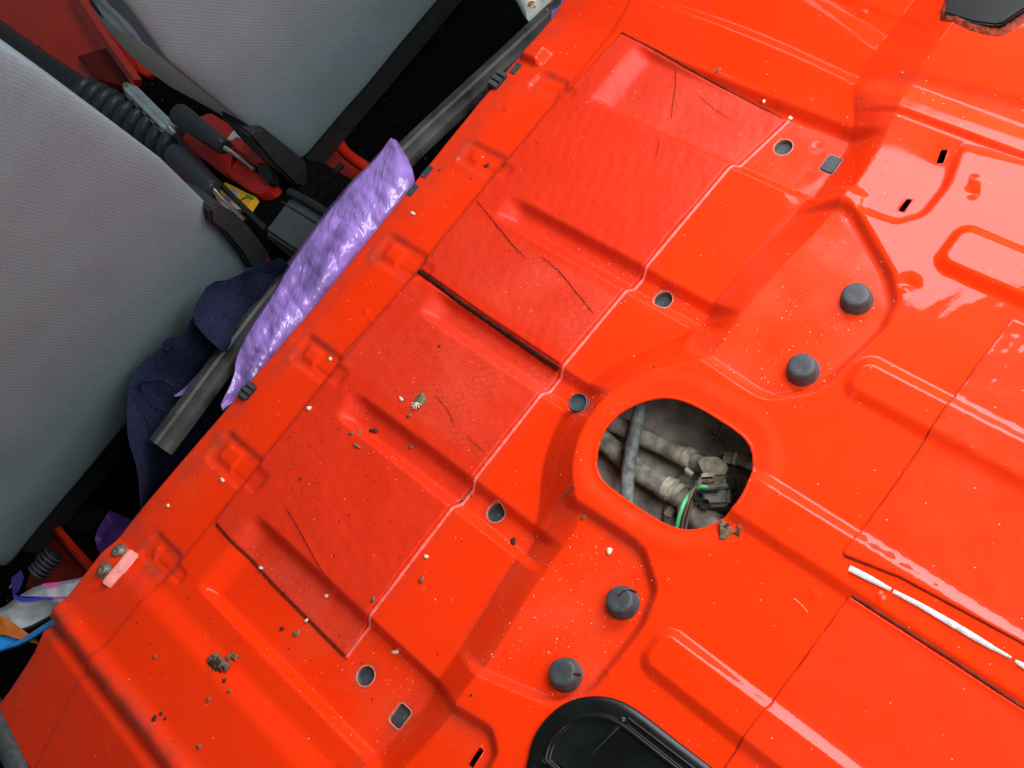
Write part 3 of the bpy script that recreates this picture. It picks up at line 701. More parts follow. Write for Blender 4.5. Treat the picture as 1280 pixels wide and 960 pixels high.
for k in range(7):
    a = k*2*math.pi/7+.4; q = c+np.array([.049*math.cos(a), .049*math.sin(a), .004])
    prism('flange_lug', np.array([q+np.array(v) for v in ((-.005, -.004, .004), (.005, -.004, .004), (.005, .004, .004), (-.005, .004, .004))]), UP, .006, CLAMP, TK, .001)
# half-round housing, earth tag, plug, bracket
V, F = tubeVF(smoothpath(P3([(858, 632, -0.044), (876, 645, -0.042), (894, 662, -0.042), (905, 676, -0.044)]), 16), np.interp(np.linspace(0, 1, 16), [0, .15, 1], [.013, .0165, .014]), 18); mesh('sender_housing', V, F, HOSE, TK)
o = prism('earth_tag', np.array([at(a, b, z) for a, b, z in ((872, 577, -0.022), (880, 571, -0.022), (896, 571, -0.020), (907, 578, -0.020), (911, 586, -0.022), (906, 593, -0.025), (895, 594, -0.028), (886, 600, -0.032), (882, 600, -0.032), (878, 589, -0.028))]), np.array([-.2, -.4, .9]), .0016, CLAMP, TK, .0005)
hb = at(893, 618, -0.028)
def boxat(name, c, hx, hy, hz, ang, m, parent, bev=.001):
    ca, sa = math.cos(ang), math.sin(ang); P = [np.array(c)+np.array((x*ca-y*sa, x*sa+y*ca, hz)) for x, y in ((-hx, -hy), (hx, -hy), (hx, hy), (-hx, hy))]
    return prism(name, np.array(P), UP, 2*hz, m, parent, bev)
MID = mat('dusty_dark_plastic', (.17, .16, .13), .7, .3, var=.5, scale=160, bump=.4, bscale=500)
cn = boxat('wiring_plug', hb, .0145, .0155, .010, .65, MID, TK, .003)
boxat('plug_rib', hb+np.array((.004, -.001, .011)), .0022, .012, .0025, .65, MID, cn); boxat('plug_rib', hb+np.array((-.003, .003, .011)), .0018, .010, .002, .65, BLK, cn)
boxat('plug_latch', hb+np.array((.015, -.008, .004)), .006, .005, .004, .65, BLK, cn); boxat('plug_latch', hb+np.array((.008, .012, .003)), .005, .006, .004, .65, CLAMP, cn)
for dx, dy in ((-.011, .006), (-.014, -.003)):
    lathe('cable_socket', [(.0048, 0), (.0048, .004), (.0036, .004), (.0034, .001)], BLK, cn, hb+np.array((dx, dy, .009)), 14)
tube('green_cable', P3([(886, 609, -0.017), (876, 608, -0.012), (864, 614, -.028), (855, 628, -0.012), (848, 648, -0.016), (844, 672, -0.027)]), .0019, GREEN, TK, k=10, n=40)
tube('brown_cable', P3([(893, 601, -0.016), (884, 602, -0.012), (872, 606, -.028), (866, 612, -0.014), (856, 640, -0.022), (850, 672, -0.032)]), .0014, BROWNW, TK, k=8, n=40)
tube('brown_cable', P3([(890, 605, -0.018), (878, 609, -0.016), (868, 616, -0.018), (860, 645, -0.027), (855, 672, -0.032)]), .0013, BROWNW, TK, k=8, n=40)
V, F = tubeVF(P3([(905, 571, -0.034), (925, 575, -0.034), (950, 584, -0.034)]), .0052, 4, True, .5); br = autosmooth(mesh('bracket', V, F, CLAMP, TK), 20)
tube('stud', P3([(921, 566, -0.022), (917, 580, -0.026)]), .0021, CLAMP, TK, k=8)
tube('stud', P3([(857, 586, -0.032), (866, 593, -0.034)]), .0024, CLAMP, TK, k=8)
for k in range(9):
    a = at(895+rng.uniform(-4, 6), 547+rng.uniform(-5, 5), TZ+.014); tube('dry_stalk', [a, a+np.array((rng.normal(0, .004), rng.normal(0, .004), .003)), a+np.array((rng.normal(0, .007), rng.normal(0, .007), .002))], .0004, DIRT, TK, k=5)

# ------------------------------------------------------------------ cabin in front of the pan
FZ = -.30
g1 = np.linspace(-1.2, 1.3, 60); g2 = np.linspace(-.95, 2.6, 80); gx, gy = np.meshgrid(g1, g2)
o = mesh('cabin_floor', np.stack([gx, gy, FZ-.008+.006*nfield(gx, gy, 41, .3, 3)], -1).reshape(-1, 3), gridF(80, 60), CARPET); tag(o, kind='structure')
o['label'] = 'black carpet of the cabin floor'
# red tunnel running forward between the seats
ty = np.linspace(.42, 1.9, 40); tt = np.linspace(-1, 1, 31)
tx, tyy = np.meshgrid(tt, ty); hw = .15
tz = FZ+.002+(.165)*(1-ss((np.abs(tx)-.55)/.45)); tz = tz+.004*nfield(tx*.2, tyy, 5, .2, 2)
V = np.stack([.035+tx*hw, tyy, tz], -1)
o = mesh('transmission_tunnel', V.reshape(-1, 3), gridF(40, 31), CARPET); tag(o, kind='structure'); o['label'] = 'black carpeted tunnel between the front seats'

# seats -----------------------------------------------------------
def seat(name, yb, zb, recl, right_px, left_px, label, ribdir, top=.62, bulge=.012):
    n = np.array([0, -math.cos(recl), -math.sin(recl)]); upv = np.array([0, -math.sin(recl), math.cos(recl)])
    n = np.cross(np.array([1., 0, 0]), upv)                # faces rearwards
    P0 = np.array([0, yb, zb])
    def uv(px, py): q = onplane(px, py, P0, n)-P0; return q[0], q @ upv
    return P0, n, upv, uv
def seat_shell(P0, n, upv, L_uv, R_uv, top, thick, m, name, parent, bul=.012, rad=.028, nv=70, nu=60):
    vs = np.linspace(0, top, nv); L_uv = np.array(sorted(L_uv, key=lambda a: a[1])); R_uv = np.array(sorted(R_uv, key=lambda a: a[1]))
    xl = np.interp(vs, L_uv[:, 1], L_uv[:, 0]); xr = np.interp(vs, R_uv[:, 1], R_uv[:, 0])
    u = np.linspace(0, 1, nu); u = .5-.5*np.cos(np.pi*u)
    X = xl[:, None]+(xr-xl)[:, None]*u[None]; Vv = np.repeat(vs[:, None], nu, 1)
    d = np.minimum(np.minimum(X-xl[:, None], xr[:, None]-X), top-Vv); d = np.minimum(d, Vv+.012)
    t = np.clip(d/rad, 0, 1); off = .006*(np.sqrt(np.clip(1-(1-t)**2, 0, 1))-1)+.0*bul*np.sin(np.pi*u)[None]*np.sin(np.pi*np.clip(Vv/top, 0, 1))
    off = off+.0016*nfield(X, Vv, 51, .20, 2)
    P = P0+X[..., None]*np.array([1, 0, 0])+Vv[..., None]*upv+off[..., None]*n
    V = P.reshape(-1, 3); F = gridF(nv, nu)
    idx = np.arange(nv*nu).reshape(nv, nu); bi = np.concatenate([idx[0], idx[1:, -1], idx[-1, ::-1][1:], idx[::-1, 0][1:-1]])
    bd = V[bi]; n0 = len(V); nb = len(bi); bk = bd-n*thick; j = np.arange(nb); j2 = (j+1) % nb
    V = np.concatenate([V, bk]); F = np.concatenate([F, np.stack([bi, n0+j, n0+j2, bi[j2]], 1)])
    return mesh(name, V, F, m, parent)

MATB = mat('matt_black_plastic', (.022, .026, .026), .6, .25, var=.2, scale=60, bump=.2, bscale=900)
REC = math.radians(22)
P0, n_, upv, uv = seat('l', .478, -.10, REC, None, None, '', None)
d0 = onplane(100, 300, P0, n_); d1 = onplane(200, 322, P0, n_); dd = d1-d0; rib = np.cross(n_, dd); rib /= np.linalg.norm(rib)
FAB = mat('grey_ribbed_seat_cloth', (.116, .178, .182), .95, .05, var=.06, scale=25, extra=fabric_extra(tuple(rib)))
ST = thing('front_seat', (-.28, .48, FZ), 'grey cloth front seat back at the left, with dark blue clothing against its lower edge', 'car seat', 'front seats')
Rp = [uv(313, 333), uv(304, 316), uv(283, 290), uv(261, 256), uv(205, 201), uv(150, 160), uv(92, 119), uv(50, 88), uv(0, 57)]
cx = -.285
Rp = [(a, v) for a, v in Rp]; Lp = [(2*cx-a, v) for a, v in Rp]
print('seatL', np.round(Rp, 3), uv(10, 725), uv(160, 530))
topL = max(v for a, v in Rp)+.05
seat_shell(P0, n_, upv, Lp+[(Lp[-1][0]+.03, topL)], Rp+[(Rp[-1][0]-.03, topL)], topL, .10, FAB, 'backrest', ST)
def base(P0, n, upv, x0, x1, parent):
    a = [P0+np.array([x0, 0, 0])+upv*.012-n*.02, P0+np.array([x1, 0, 0])+upv*.012-n*.02, P0+np.array([x1, 0, 0])-upv*.10-n*.02, P0+np.array([x0, 0, 0])-upv*.10-n*.02]
    prism('backrest_base', np.array(a), n, .09, MATB, parent, .006)
base(P0, n_, upv, Lp[0][0]+.01, Rp[0][0]-.005, ST)
for px, py, nm in (('f', 0, 'seat_cushion'),):
    prism(nm, np.array([P0+np.array([x, .16+yy, -.06]) for x, yy in ((-.24-.285, 0), (.23-.285, 0), (.22-.285, .42), (-.23-.285, .42))]), UP, .12, PATT, ST, .02)
    for x in (-.46, -.11): prism('seat_leg', np.array([(x-.02, .60, -.24), (x+.02, .60, -.24), (x+.02, 1.0, -.24), (x-.02, 1.0, -.24)]), UP, .058, BLK, ST, .004)
prism('hinge_cover', np.array([onplane(a, b, P0+n_*.010, n_) for a, b in ((263, 263), (267, 258), (274, 257), (290, 265), (312, 284), (339, 320), (328, 333), (312, 334), (303, 317), (282, 292), (264, 279))]), n_, .05, MATB, ST, .004)

P0r, nr, upr, uvr = seat('r', .545, -.10, REC, None, None, '', None)
FABR = mat('grey_ribbed_seat_cloth_right', (.116, .178, .180), .95, .05, var=.06, scale=25, extra=fabric_extra(tuple(np.cross(nr, onplane(500, 80, P0r, nr)-onplane(350, 82, P0r, nr))/np.linalg.norm(onplane(500, 80, P0r, nr)-onplane(350, 82, P0r, nr)))))
SR = thing('front_seat', (.36, .545, FZ), 'grey cloth front seat back at the top, beside the black carpet', 'car seat', 'front seats')
Lr = [uvr(384, 206), uvr(345, 178), uvr(313, 160), uvr(260, 118), uvr(213, 78), uvr(185, 38), uvr(156, 0)]
print('seatR', np.round(Lr, 3), uvr(560, 8), uvr(470, 107))
cr = .36
Rr_ = [(2*cr-a, v) for a, v in Lr]; topR = max(v for a, v in Lr)+.08
seat_shell(P0r, nr, upr, Lr+[(Lr[-1][0]+.02, topR)], Rr_+[(Rr_[-1][0]-.02, topR)], topR, .05, FABR, 'backrest', SR)
base(P0r, nr, upr, Lr[0][0]+.006, Rr_[0][0]-.01, SR)
# side flank of that seat (vinyl) and its striped front cover, set further forward
Pq = P0r-nr*.045; Pf = P0r-nr*.10
def quadstrip(name, e0, e1, m, parent, n=30):
    a = resample(np.array(e0), n); b = resample(np.array(e1), n); rows = []
    for t in np.linspace(0, 1, 8): rows.append(a*(1-t)+b*t+nr*(.003*math.sin(math.pi*t)))
    return mesh(name, np.stack(rows, 1).reshape(-1, 3), gridF(n, 8), m, parent)
def opl(L): return [onplane(a, b, P0r-nr*d, nr) for a, b, d in L]
PIPE = [(216, 80, .016), (172, 52, .05), (141, 32, .075), (117, 9, .098), (98, -30, .10)]
quadstrip('side_flank', opl([(390, 208, .012), (340, 176, .012), (313, 160, .012), (260, 118, .012), (216, 80, .016), (172, 52, .05), (141, 32, .075), (117, 9, .098)]), opl([(372, 205, .10), (312, 165, .10), (262, 135, .10), (212, 108, .10), (185, 88, .10), (160, 66, .10), (138, 42, .10), (115, 10, .10)]), VINYL, SR)
quadstrip('striped_cover', opl([(217, 82, .013), (196, 54, .013), (176, 26, .013), (156, -2, .013), (136, -34, .013)]), opl(PIPE), PATT, SR)
tube('piping', [onplane(a, b, Pf+nr*.010, nr) for a, b in ((216, 80), (172, 52), (141, 32), (116, 10), (98, -40))], .0016, BLK, SR, k=6, n=24)
prism('seat_cushion', np.array([np.array([x, yy, -.15]) for x, yy in ((.15, .73), (.60, .73), (.60, 1.15), (.15, 1.15))]), UP, .13, PATT, SR, .02)
for x in (.20, .55): prism('seat_leg', np.array([(x-.02, .75, -.278), (x+.02, .75, -.278), (x+.02, 1.1, -.278), (x-.02, 1.1, -.278)]), UP, .02, BLK, SR, .004)
prism('hinge_cover', np.array([onplane(a, b, P0r+nr*.006, nr) for a, b in ((311, 170), (319, 161), (330, 160), (386, 205), (386, 226), (382, 236), (368, 232), (340, 204))]), nr, .05, MATB, SR, .004)

# handbrake gaiter and lever ------------------------------------------
GB = thing('handbrake', tuple(at(150, 140, -.12)), 'black handbrake lever with ribbed rubber gaiter between the seats', 'handbrake')
zb = -.085
tube('lever', [at(-40, 12, zb), at(0, 42, zb), at(50, 75, zb), at(104, 111, zb)], [.021, .019, .0165, .017], BLK, GB, k=14, n=20)
a0, a1 = at(106, 116, zb-.004), at(230, 190, zb-.035)
for k in range(9):
    t0 = k/9; c0 = a0*(1-t0)+a1*t0; dr = (a1-a0)/np.linalg.norm(a1-a0); R0 = .027+.006*k/9
    P = np.array([c0+dr*x*1.25 for x in (0, .002, .006, .010, .0125, .0135)]); V, F = tubeVF(P, [R0*.74, R0*.99, R0*1.02, R0*1.0, R0*.70, R0*.62], 24, True); mesh('gaiter_fold', V, F, GREYGRIP, GB)
V, F = tubeVF(np.array([a0, a1]), [.014, .018], 16); mesh('gaiter_core', V, F, BLK, GB)

# tools lying between the seats ---------------------------------------
zt = -.085
CLEAR = mat('smoky_clear_plastic', (.42, .54, .55), .12, .5, coat=.6, var=.25, scale=60)
SD = thing('screwdriver', tuple(at(190, 140, zt-.02)), 'long black shafted screwdriver with a clear grey fluted handle', 'screwdriver', 'tools between the seats')
b0, b1 = at(161, 111, zt), at(213, 163, zt-.005); dr = b1-b0; ln = np.linalg.norm(dr); dr /= ln
sv = np.cross(dr, UP); sv /= np.linalg.norm(sv); wv = np.cross(sv, dr)
rows = []
for t in np.linspace(0, 1, 12):
    a = np.arange(36)*2*math.pi/36; rr = .0100*(1+.16*np.cos(6*a)**1)*(.86 if t in (0, 1) else 1)
    rows.append(b0+dr*ln*t+(rr*np.cos(a))[:, None]*sv+(rr*np.sin(a))[:, None]*wv)
mesh('fluted_handle', np.concatenate(rows), [tuple(f) for f in gridF(12, 36, True)]+[tuple(range(36))[::-1], tuple(range(11*36, 12*36))], CLEAR, SD)
tube('end_cap', [b0-dr*.011, b0-dr*.009, b0-dr*.004, b0+dr*.001], [.0055, .0068, .0068, .0090], STEEL, SD, k=16)
tube('ferrule', [b1, b1+dr*.004, b1+dr*.012, b1+dr*.016], [.0075, .0062, .0046, .0036], STEEL, SD, k=14)
tube('shaft', [b1+dr*.012, at(260, 216, zt-.004), at(332, 286, zt-.012)], .0040, BLK, SD, k=10)
def blackdriver(p0, p1, s0, s1, z, label):
    o = thing('screwdriver', tuple(at(*p0, z-.012)), label, 'screwdriver', 'tools between the seats')
    a, b = at(*p0, z+.004), at(*p1, z); P = np.array([a*(1-t)+b*t for t in (0, .02, .06, .5, .9, .98, 1.)])
    tube('grip', P, [.0150, .0160, .0162, .0138, .0118, .0108, .008], GREYGRIP, o, k=20)
    V, F = tubeVF(np.array([a, a-(b-a)*.01]), [.0158, .0150], 20); mesh('grip_cap', V, F, RUBG, o)
    tube('shaft', [b, at(*s0, z-.004), at(*s1, z-.012)], [.0042, .0030, .0028], STEEL, o, k=10)
blackdriver((224, 143), (281, 185), (292, 192), (318, 212), -.075, 'steel screwdriver with tapered black grip, the one nearer the right seat')
blackdriver((217, 193), (268, 238), (277, 248), (306, 275), -.080, 'steel screwdriver with tapered black grip, the one nearer the left seat')

# red plastic case with white patch
REDP = mat('red_plastic', (.62, .028, .020), .4, .5, coat=.3, coat_rough=.2, var=.08, scale=30)
RC = thing('red_tool_case', tuple(at(270, 200, -.13)), 'red plastic tool case with a white patch lying under the screwdrivers', 'tool case')
prism('case_half', pxpoly([(236, 150), (262, 140), (287, 155), (292, 172), (285, 216), (282, 219), (230, 180), (222, 163)], -.108), UP, .022, REDP, RC, .003)
prism('case_half', pxpoly([(283.5, 216), (298, 196), (318, 214), (344, 228), (338, 236), (326, 241), (314, 239), (284, 219)], -.108), UP, .022, REDP, RC, .003)
prism('handle', pxpoly([(289, 174), (296, 171), (318, 184), (338, 200), (335, 206), (320, 206), (296, 190), (288, 181)], -.094), UP, .014, REDP, RC, .003)
prism('white_patch', pxpoly([(283, 174), (293, 161), (318, 184), (314, 182), (296, 171), (289, 176)], -.100), UP, .004, WHT, RC, .0006)
prism('latch', pxpoly([(318, 205), (330, 203), (343, 214), (346, 226), (334, 228), (322, 216)], -.090), UP, .016, BLK, RC, .004)
# yellow packet
YP = thing('yellow_packet', tuple(at(290, 245, -.125)), 'yellow printed packet wedged under the screwdriver tip', 'packet')
prism('packet_body', pxpoly([(268, 246), (281, 227), (319, 246), (309, 261), (278, 259)], -.112), UP, .012, YEL, YP, .001)
prism('silver_panel', pxpoly([(279, 246), (291, 235), (299, 241), (287, 253)], -.1112), UP, .002, SILV, YP, .0003)
prism('white_edge', pxpoly([(274, 255), (279, 251), (308, 258.5), (306, 262), (276, 260)], -.1110), UP, .002, WHT, YP, .0003)
for k in range(2): tube('orange_stripe', pxpoly([(295+k*3, 256-k*3), (304+k*2, 248-k), (312, 246)], -.1115), .0014, ORG, YP, k=6, n=12, flat=.4)
prism('green_corner', pxpoly([(306, 241), (318, 247), (314, 250), (309, 247)], -.1110), UP, .002, mat('green_print', (.05, .35, .05), .5, .4), YP, .0003)
# red flap left of the tools
RF = prism('red_seat_bracket', pxpoly([(207, 203), (214, 201), (240, 226), (264, 250), (300, 276), (322, 300), (334, 322), (322, 326), (296, 292), (255, 256), (230, 230)], -.100), UP, .012, REDP, None, .002); tag(RF, 'narrow red metal bracket along the left seat edge beside the screwdrivers', 'seat bracket')

# console box
CB = thing('console_box', tuple(at(365, 280, -.16)), 'dark grey plastic console box with a lid, beside the purple bag', 'console box')
cp = pxpoly([(324, 287), (357, 242), (366, 239), (412, 266), (420, 280), (378, 330), (366, 322)], -.075)
prism('box_body', cp+np.array([0, 0, -.010]), UP, .09, BOX, CB, .004)
prism('box_lid', pxpoly([(329, 288), (360, 247), (368, 245), (408, 268), (410, 276), (374, 318), (364, 312)], -.070), UP, .012, BOX, CB, .005, 3)
tube('lid_seam', pxpoly([(352, 252), (366, 261), (404, 284)], -.0697), .0011, BLK, CB, k=6, n=12)
tube('edge_roll', pxpoly([(362, 240), (390, 254), (420, 274)], -.066), .0055, BLK, CB, k=10, n=16)
# red seat mounts on the floor
RS = thing('seat_mount', tuple(at(450, 205, -.28)), 'red tube seat mount on the black carpet beside the top seat', 'seat mount')
tube('red_tube', [at(424, 178, -.20), at(430, 190, -.20), at(446, 202, -.20), at(462, 212, -.21), at(485, 228, -.22)], .0085, DRED, RS, k=14, n=30)
prism('red_plate', pxpoly([(400, 195), (428, 183), (450, 206), (480, 232), (450, 262), (400, 250), (385, 236)], -.235), UP, .012, DRED, RS, .002)
tube('red_socket', [at(378, 232, -.17), at(396, 240, -.17), at(418, 252, -.17)], [.011, .012, .012], DRED, RS, k=16, sharp=60)
tube('black_lever', [at(400, 214, -.16), at(412, 222, -.16), at(428, 206, -.155)], .0046, BLK, RS, k=8)
lathe('bolt_head', [(.006, 0), (.006, .004), (.004, .005), (.002, .005)], STEEL, RS, at(402, 229, -.150), 10)
RM = thing('seat_mount', tuple(at(90, 690, -.28)), 'red rail seat mount on the black carpet beside the white bag', 'seat mount')
tube('red_rail', [at(68, 658, -.17), at(92, 686, -.17), at(130, 728, -.17)], .0058, DRED, RM, k=4, sharp=20)
prism('red_plate', pxpoly([(55, 665), (70, 662), (126, 730), (90, 745), (30, 735)], -.185), UP, .01, mat('shaded_red_paint', (.16, .006, .003), .5, .3), RM, .002)  # darker copy of the body red, shade painted in
tube('coil', [at(46, 716, -.15), at(70, 690, -.15)], .011, BLK, RM, k=12)
for k in range(6):
    q = at(46+4*k, 716-4.4*k, -.15); a = np.linspace(0, 2*math.pi, 15); d1 = at(70, 690, -.15)-at(46, 716, -.15); d1 /= np.linalg.norm(d1); s1 = np.cross(d1, UP); s2 = np.cross(s1, d1)
    tube('coil_turn', [q+.012*(math.cos(t)*s1+math.sin(t)*s2) for t in a], .0013, BOX, RM, k=6)
tube('steel_rod', [at(12, 735, -.13), at(28, 716, -.13)], .0014, STEEL, RM, k=6)
# red floor pieces far forward at the upper left
FR = thing('floor_rail', tuple(at(130, 50, -.14)), 'long red painted floor rail in front of the handbrake gaiter', 'floor rail')
tube('rail_bar', [at(88, -20, -.10), at(130, 45, -.10), at(172, 104, -.10)], .0085, DRED, FR, k=4, sharp=20)
prism('rail_foot', pxpoly([(166, 72), (178, 82), (193, 92), (184, 96), (172, 90)], -.125), UP, .01, PAINT, FR, .002)
prism('rail_shade_web', pxpoly([(95, 70), (135, 58), (160, 100), (150, 108), (120, 100)], -.118), UP, .006, mat('shaded_red_paint', (.16, .006, .003), .5, .3), FR, .002)  # dark shading beside the rail put into a darker body red
# wide red dished panel behind it
gx_, gy_ = np.meshgrid(np.linspace(-60, 172, 40), np.linspace(-60, 112, 30))
Vp = np.array([at(a, b, -.127-.004*math.exp(-((a-95)/45)**2-((b-75)/30)**2)) for a, b in zip(gx_.ravel(), gy_.ravel())])
o = mesh('red_tunnel_panel', Vp, gridF(30, 40), DRED); tag(o, kind='structure'); o['label'] = 'dished red painted panel under the handbrake lever'

# trim strip lying along the front edge --------------------------------
def strip_profile(name, path, hw, m, label, n=70):
    P = smoothpath(path, n); T = np.gradient(P, axis=0); T /= np.linalg.norm(T, axis=1)[:, None]
    sec = np.array([(-1, -.55), (-1, .0), (-.86, .22), (-.5, .36), (-.1, .40), (.05, .22), (.25, .26), (.7, .22), (.9, .10), (1, -.12), (1, -.55)])
    rows = []
    for i in range(n):
        s = np.cross(T[i], UP); s /= np.linalg.norm(s); v = np.cross(s, T[i]); rows.append(P[i]+hw*(sec[:, :1]*s+sec[:, 1:]*v))
    k = len(sec); F = [tuple(f) for f in gridF(n, k, True)]+[tuple(range(k))[::-1], tuple(range((n-1)*k, n*k))]
    o = mesh(name, np.concatenate(rows), F, m); autosmooth(o, 30); return tag(o, label, 'trim strip')
TRIM = mat('worn_grey_rubber', (.046, .048, .042), .5, .35, var=.75, scale=28, bump=.35, bscale=160)
strip_profile('trim_strip', [at(198, 557, -.02), at(240, 501, -.02), at(285, 440, -.022), at(335, 374, -.03), at(420, 280, -.035), at(505, 190, -.035), at(585, 116, -.035), at(660, 47, -.035), at(720, -10, -.035)], .0165, TRIM, 'long worn black rubber trim strip passing under the purple bag')

# generic crumpled sheet between two pixel polylines
def sheet(name, e0, e1, zf, n, m, mt, parent=None, closed_under=False):
    a = smoothpath(e0, n, 1); b = smoothpath(e1, n, 1); V = np.zeros((n, m, 3)); ss_ = np.linspace(0, 1, n); tt_ = np.linspace(0, 1, m)
    PX = a[:, None]*(1-tt_[None, :, None])+b[:, None]*tt_[None, :, None]
    SS, TT = np.meshgrid(ss_, tt_, indexing='ij'); Z = zf(SS, TT, PX[..., 0]*.00085, PX[..., 1]*.00085)
    q = np.einsum('ij,nmj->nmi', A, np.stack([(PX[..., 0]-640)/FOC, (PX[..., 1]-480)/FOC, np.ones_like(Z)], -1))
    V = CAM+q*((Z-CAM[2])/q[..., 2])[..., None]
    return mesh(name, V.reshape(-1, 3), gridF(n, m), mt, parent)
def edgefall(T, w0, w1, drop): return -drop*((np.clip(1-T/w0, 0, 1))**2+(np.clip(1-(1-T)/w1, 0, 1))**2)

# purple bag
def bag_extra(m, nt, N, L, b, tc, rp):
    m0 = N.new('ShaderNodeMapping'); m0.inputs['Rotation'].default_value = (0, 0, -.55); L.new(tc.outputs['Object'], m0.inputs[0])
    mp = N.new('ShaderNodeMapping'); mp.inputs['Scale'].default_value = (.42, 1.5, 1); L.new(m0.outputs[0], mp.inputs[0])
    n5 = N.new('ShaderNodeTexNoise'); n5.inputs['Scale'].default_value = 48; n5.inputs['Detail'].default_value = 5; n5.inputs['Distortion'].default_value = .8; L.new(mp.outputs[0], n5.inputs['Vector'])
    bp = N.new('ShaderNodeBump'); bp.inputs['Strength'].default_value = .85; bp.inputs['Distance'].default_value = .0030
    n7 = N.new('ShaderNodeTexNoise'); n7.noise_type = 'RIDGED_MULTIFRACTAL'; n7.inputs['Scale'].default_value = 130; n7.inputs['Detail'].default_value = 3; n7.inputs['Distortion'].default_value = 1.2; L.new(mp.outputs[0], n7.inputs['Vector'])
    ma = N.new('ShaderNodeMath'); ma.operation = 'MULTIPLY_ADD'; L.new(n7.outputs['Fac'], ma.inputs[0]); ma.inputs[1].default_value = .22; L.new(n5.outputs['Fac'], ma.inputs[2])
    L.new(ma.outputs[0], bp.inputs['Height']); L.new(bp.outputs['Normal'], b.inputs['Normal']); L.new(bp.outputs['Normal'], b.inputs['Coat Normal'])
BAG = mat('purple_film', (.37, .23, .66), .28, .9, coat=.8, coat_rough=.11, var=.5, scale=16, alpha=.84, extra=bag_extra)
PB = thing('purple_bag', tuple(at(400, 340, -.06)), 'crumpled shiny purple plastic bag tucked along the front edge of the red floor', 'plastic bag')
sheet('bag_film', [(488, 172), (470, 196), (440, 225), (412, 258), (395, 280), (378, 305), (360, 330), (335, 375), (318, 400), (303, 425), (293, 448), (292, 470), (276, 505)],
      [(497, 176), (514, 205), (520, 232), (500, 262), (478, 285), (450, 318), (425, 350), (405, 378), (382, 402), (362, 425), (342, 450), (318, 486), (279, 516)],
      lambda s, t, x, y: -.008+edgefall(t, .06, .45, .014)+(.013*crumple(x, y*.5, 61, .055, 5)+.0015*np.abs(np.sin((x*.9-y*1.25)*75+3*nfield(x, y, 66, .08, 2))))*np.sin(np.pi*np.clip(t*.9+.08, 0, 1)), 190, 70, BAG, PB)
sheet('bag_corner', [(252, 462), (238, 478), (222, 492), (217, 494)], [(262, 464), (252, 478), (240, 490), (220, 496)], lambda s, t, x, y: -.03+.008*crumple(x, y, 62, .03, 3), 40, 14, BAG, PB)
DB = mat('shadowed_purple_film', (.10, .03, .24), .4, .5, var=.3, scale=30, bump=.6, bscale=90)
o = sheet('purple_bag_scrap', [(137, 638), (122, 660), (118, 678), (130, 702)], [(165, 650), (170, 662), (160, 680), (132, 704)], lambda s, t, x, y: -.13+.02*crumple(x, y, 63, .05, 3), 40, 24, DB)
tag(o, 'dark purple plastic scrap lying in the gap near the two bolts', 'plastic scrap')
o = sheet('purple_bag_scrap', [(690, 2), (700, -14)], [(689, 24), (722, -12)], lambda s, t, x, y: -.03+.006*crumple(x, y, 64, .03, 3), 24, 16, BAG)
tag(o, 'small purple plastic corner beside the spotted white paper', 'plastic scrap')

# navy clothing
NV = thing('navy_jumper', tuple(at(250, 450, -.2)), 'dark navy jumper bundled against the left seat under the trim strip', 'jumper')
sheet('body', [(352, 322), (318, 330), (290, 350), (262, 352), (246, 378), (240, 400), (222, 425), (195, 438), (175, 455), (160, 480), (158, 520), (160, 552), (172, 585), (176, 640)],
      [(382, 352), (372, 378), (350, 400), (330, 420), (312, 450), (300, 470), (285, 500), (265, 530), (250, 555), (235, 575), (222, 592), (205, 612), (190, 632), (178, 650)],
      lambda s, t, x, y: .006-.085*t-.06*s*t+.010*nfield(x, y, 71, .10, 2)*np.sin(np.pi*t)+.012*np.sin(np.pi*t), 150, 70, NAVY, NV)
sheet('hood', [(312, 339), (279, 351), (259, 362), (246, 382), (240, 400), (256, 420), (276, 438)], [(352, 345), (347, 362), (337, 380), (324, 395), (312, 410), (302, 425), (290, 440)], lambda s, t, x, y: .024-.070*t+.012*np.sin(np.pi*t)+.005*nfield(x, y, 72, .06, 2)-.020*np.clip(1-(1-s)/.15, 0, 1)**2, 70, 50, NAVY, NV)
NSEAM = mat('navy_seam', (.010, .013, .034), 1., .05, var=.3, scale=200)
tube('seam', [at(176, 477, .006), at(190, 474, .002), at(207, 475, -.006), at(216, 483, -.012)], .0030, NSEAM, NV, k=8, n=24)
tube('seam', [at(176, 478, .006), at(180, 492, .002), at(190, 508, -.006), at(208, 514, -.016)], .0018, NSEAM, NV, k=8, n=24)
tube('seam', [at(245, 386, .020), at(262, 404, .012), at(276, 430, .0)], .0022, NSEAM, NV, k=8, n=24)
tube('seam', [at(204, 434, .004), at(214, 424, .004), at(220, 426, .002), at(208, 438, .002)], .0035, NSEAM, NV, k=8, n=20)
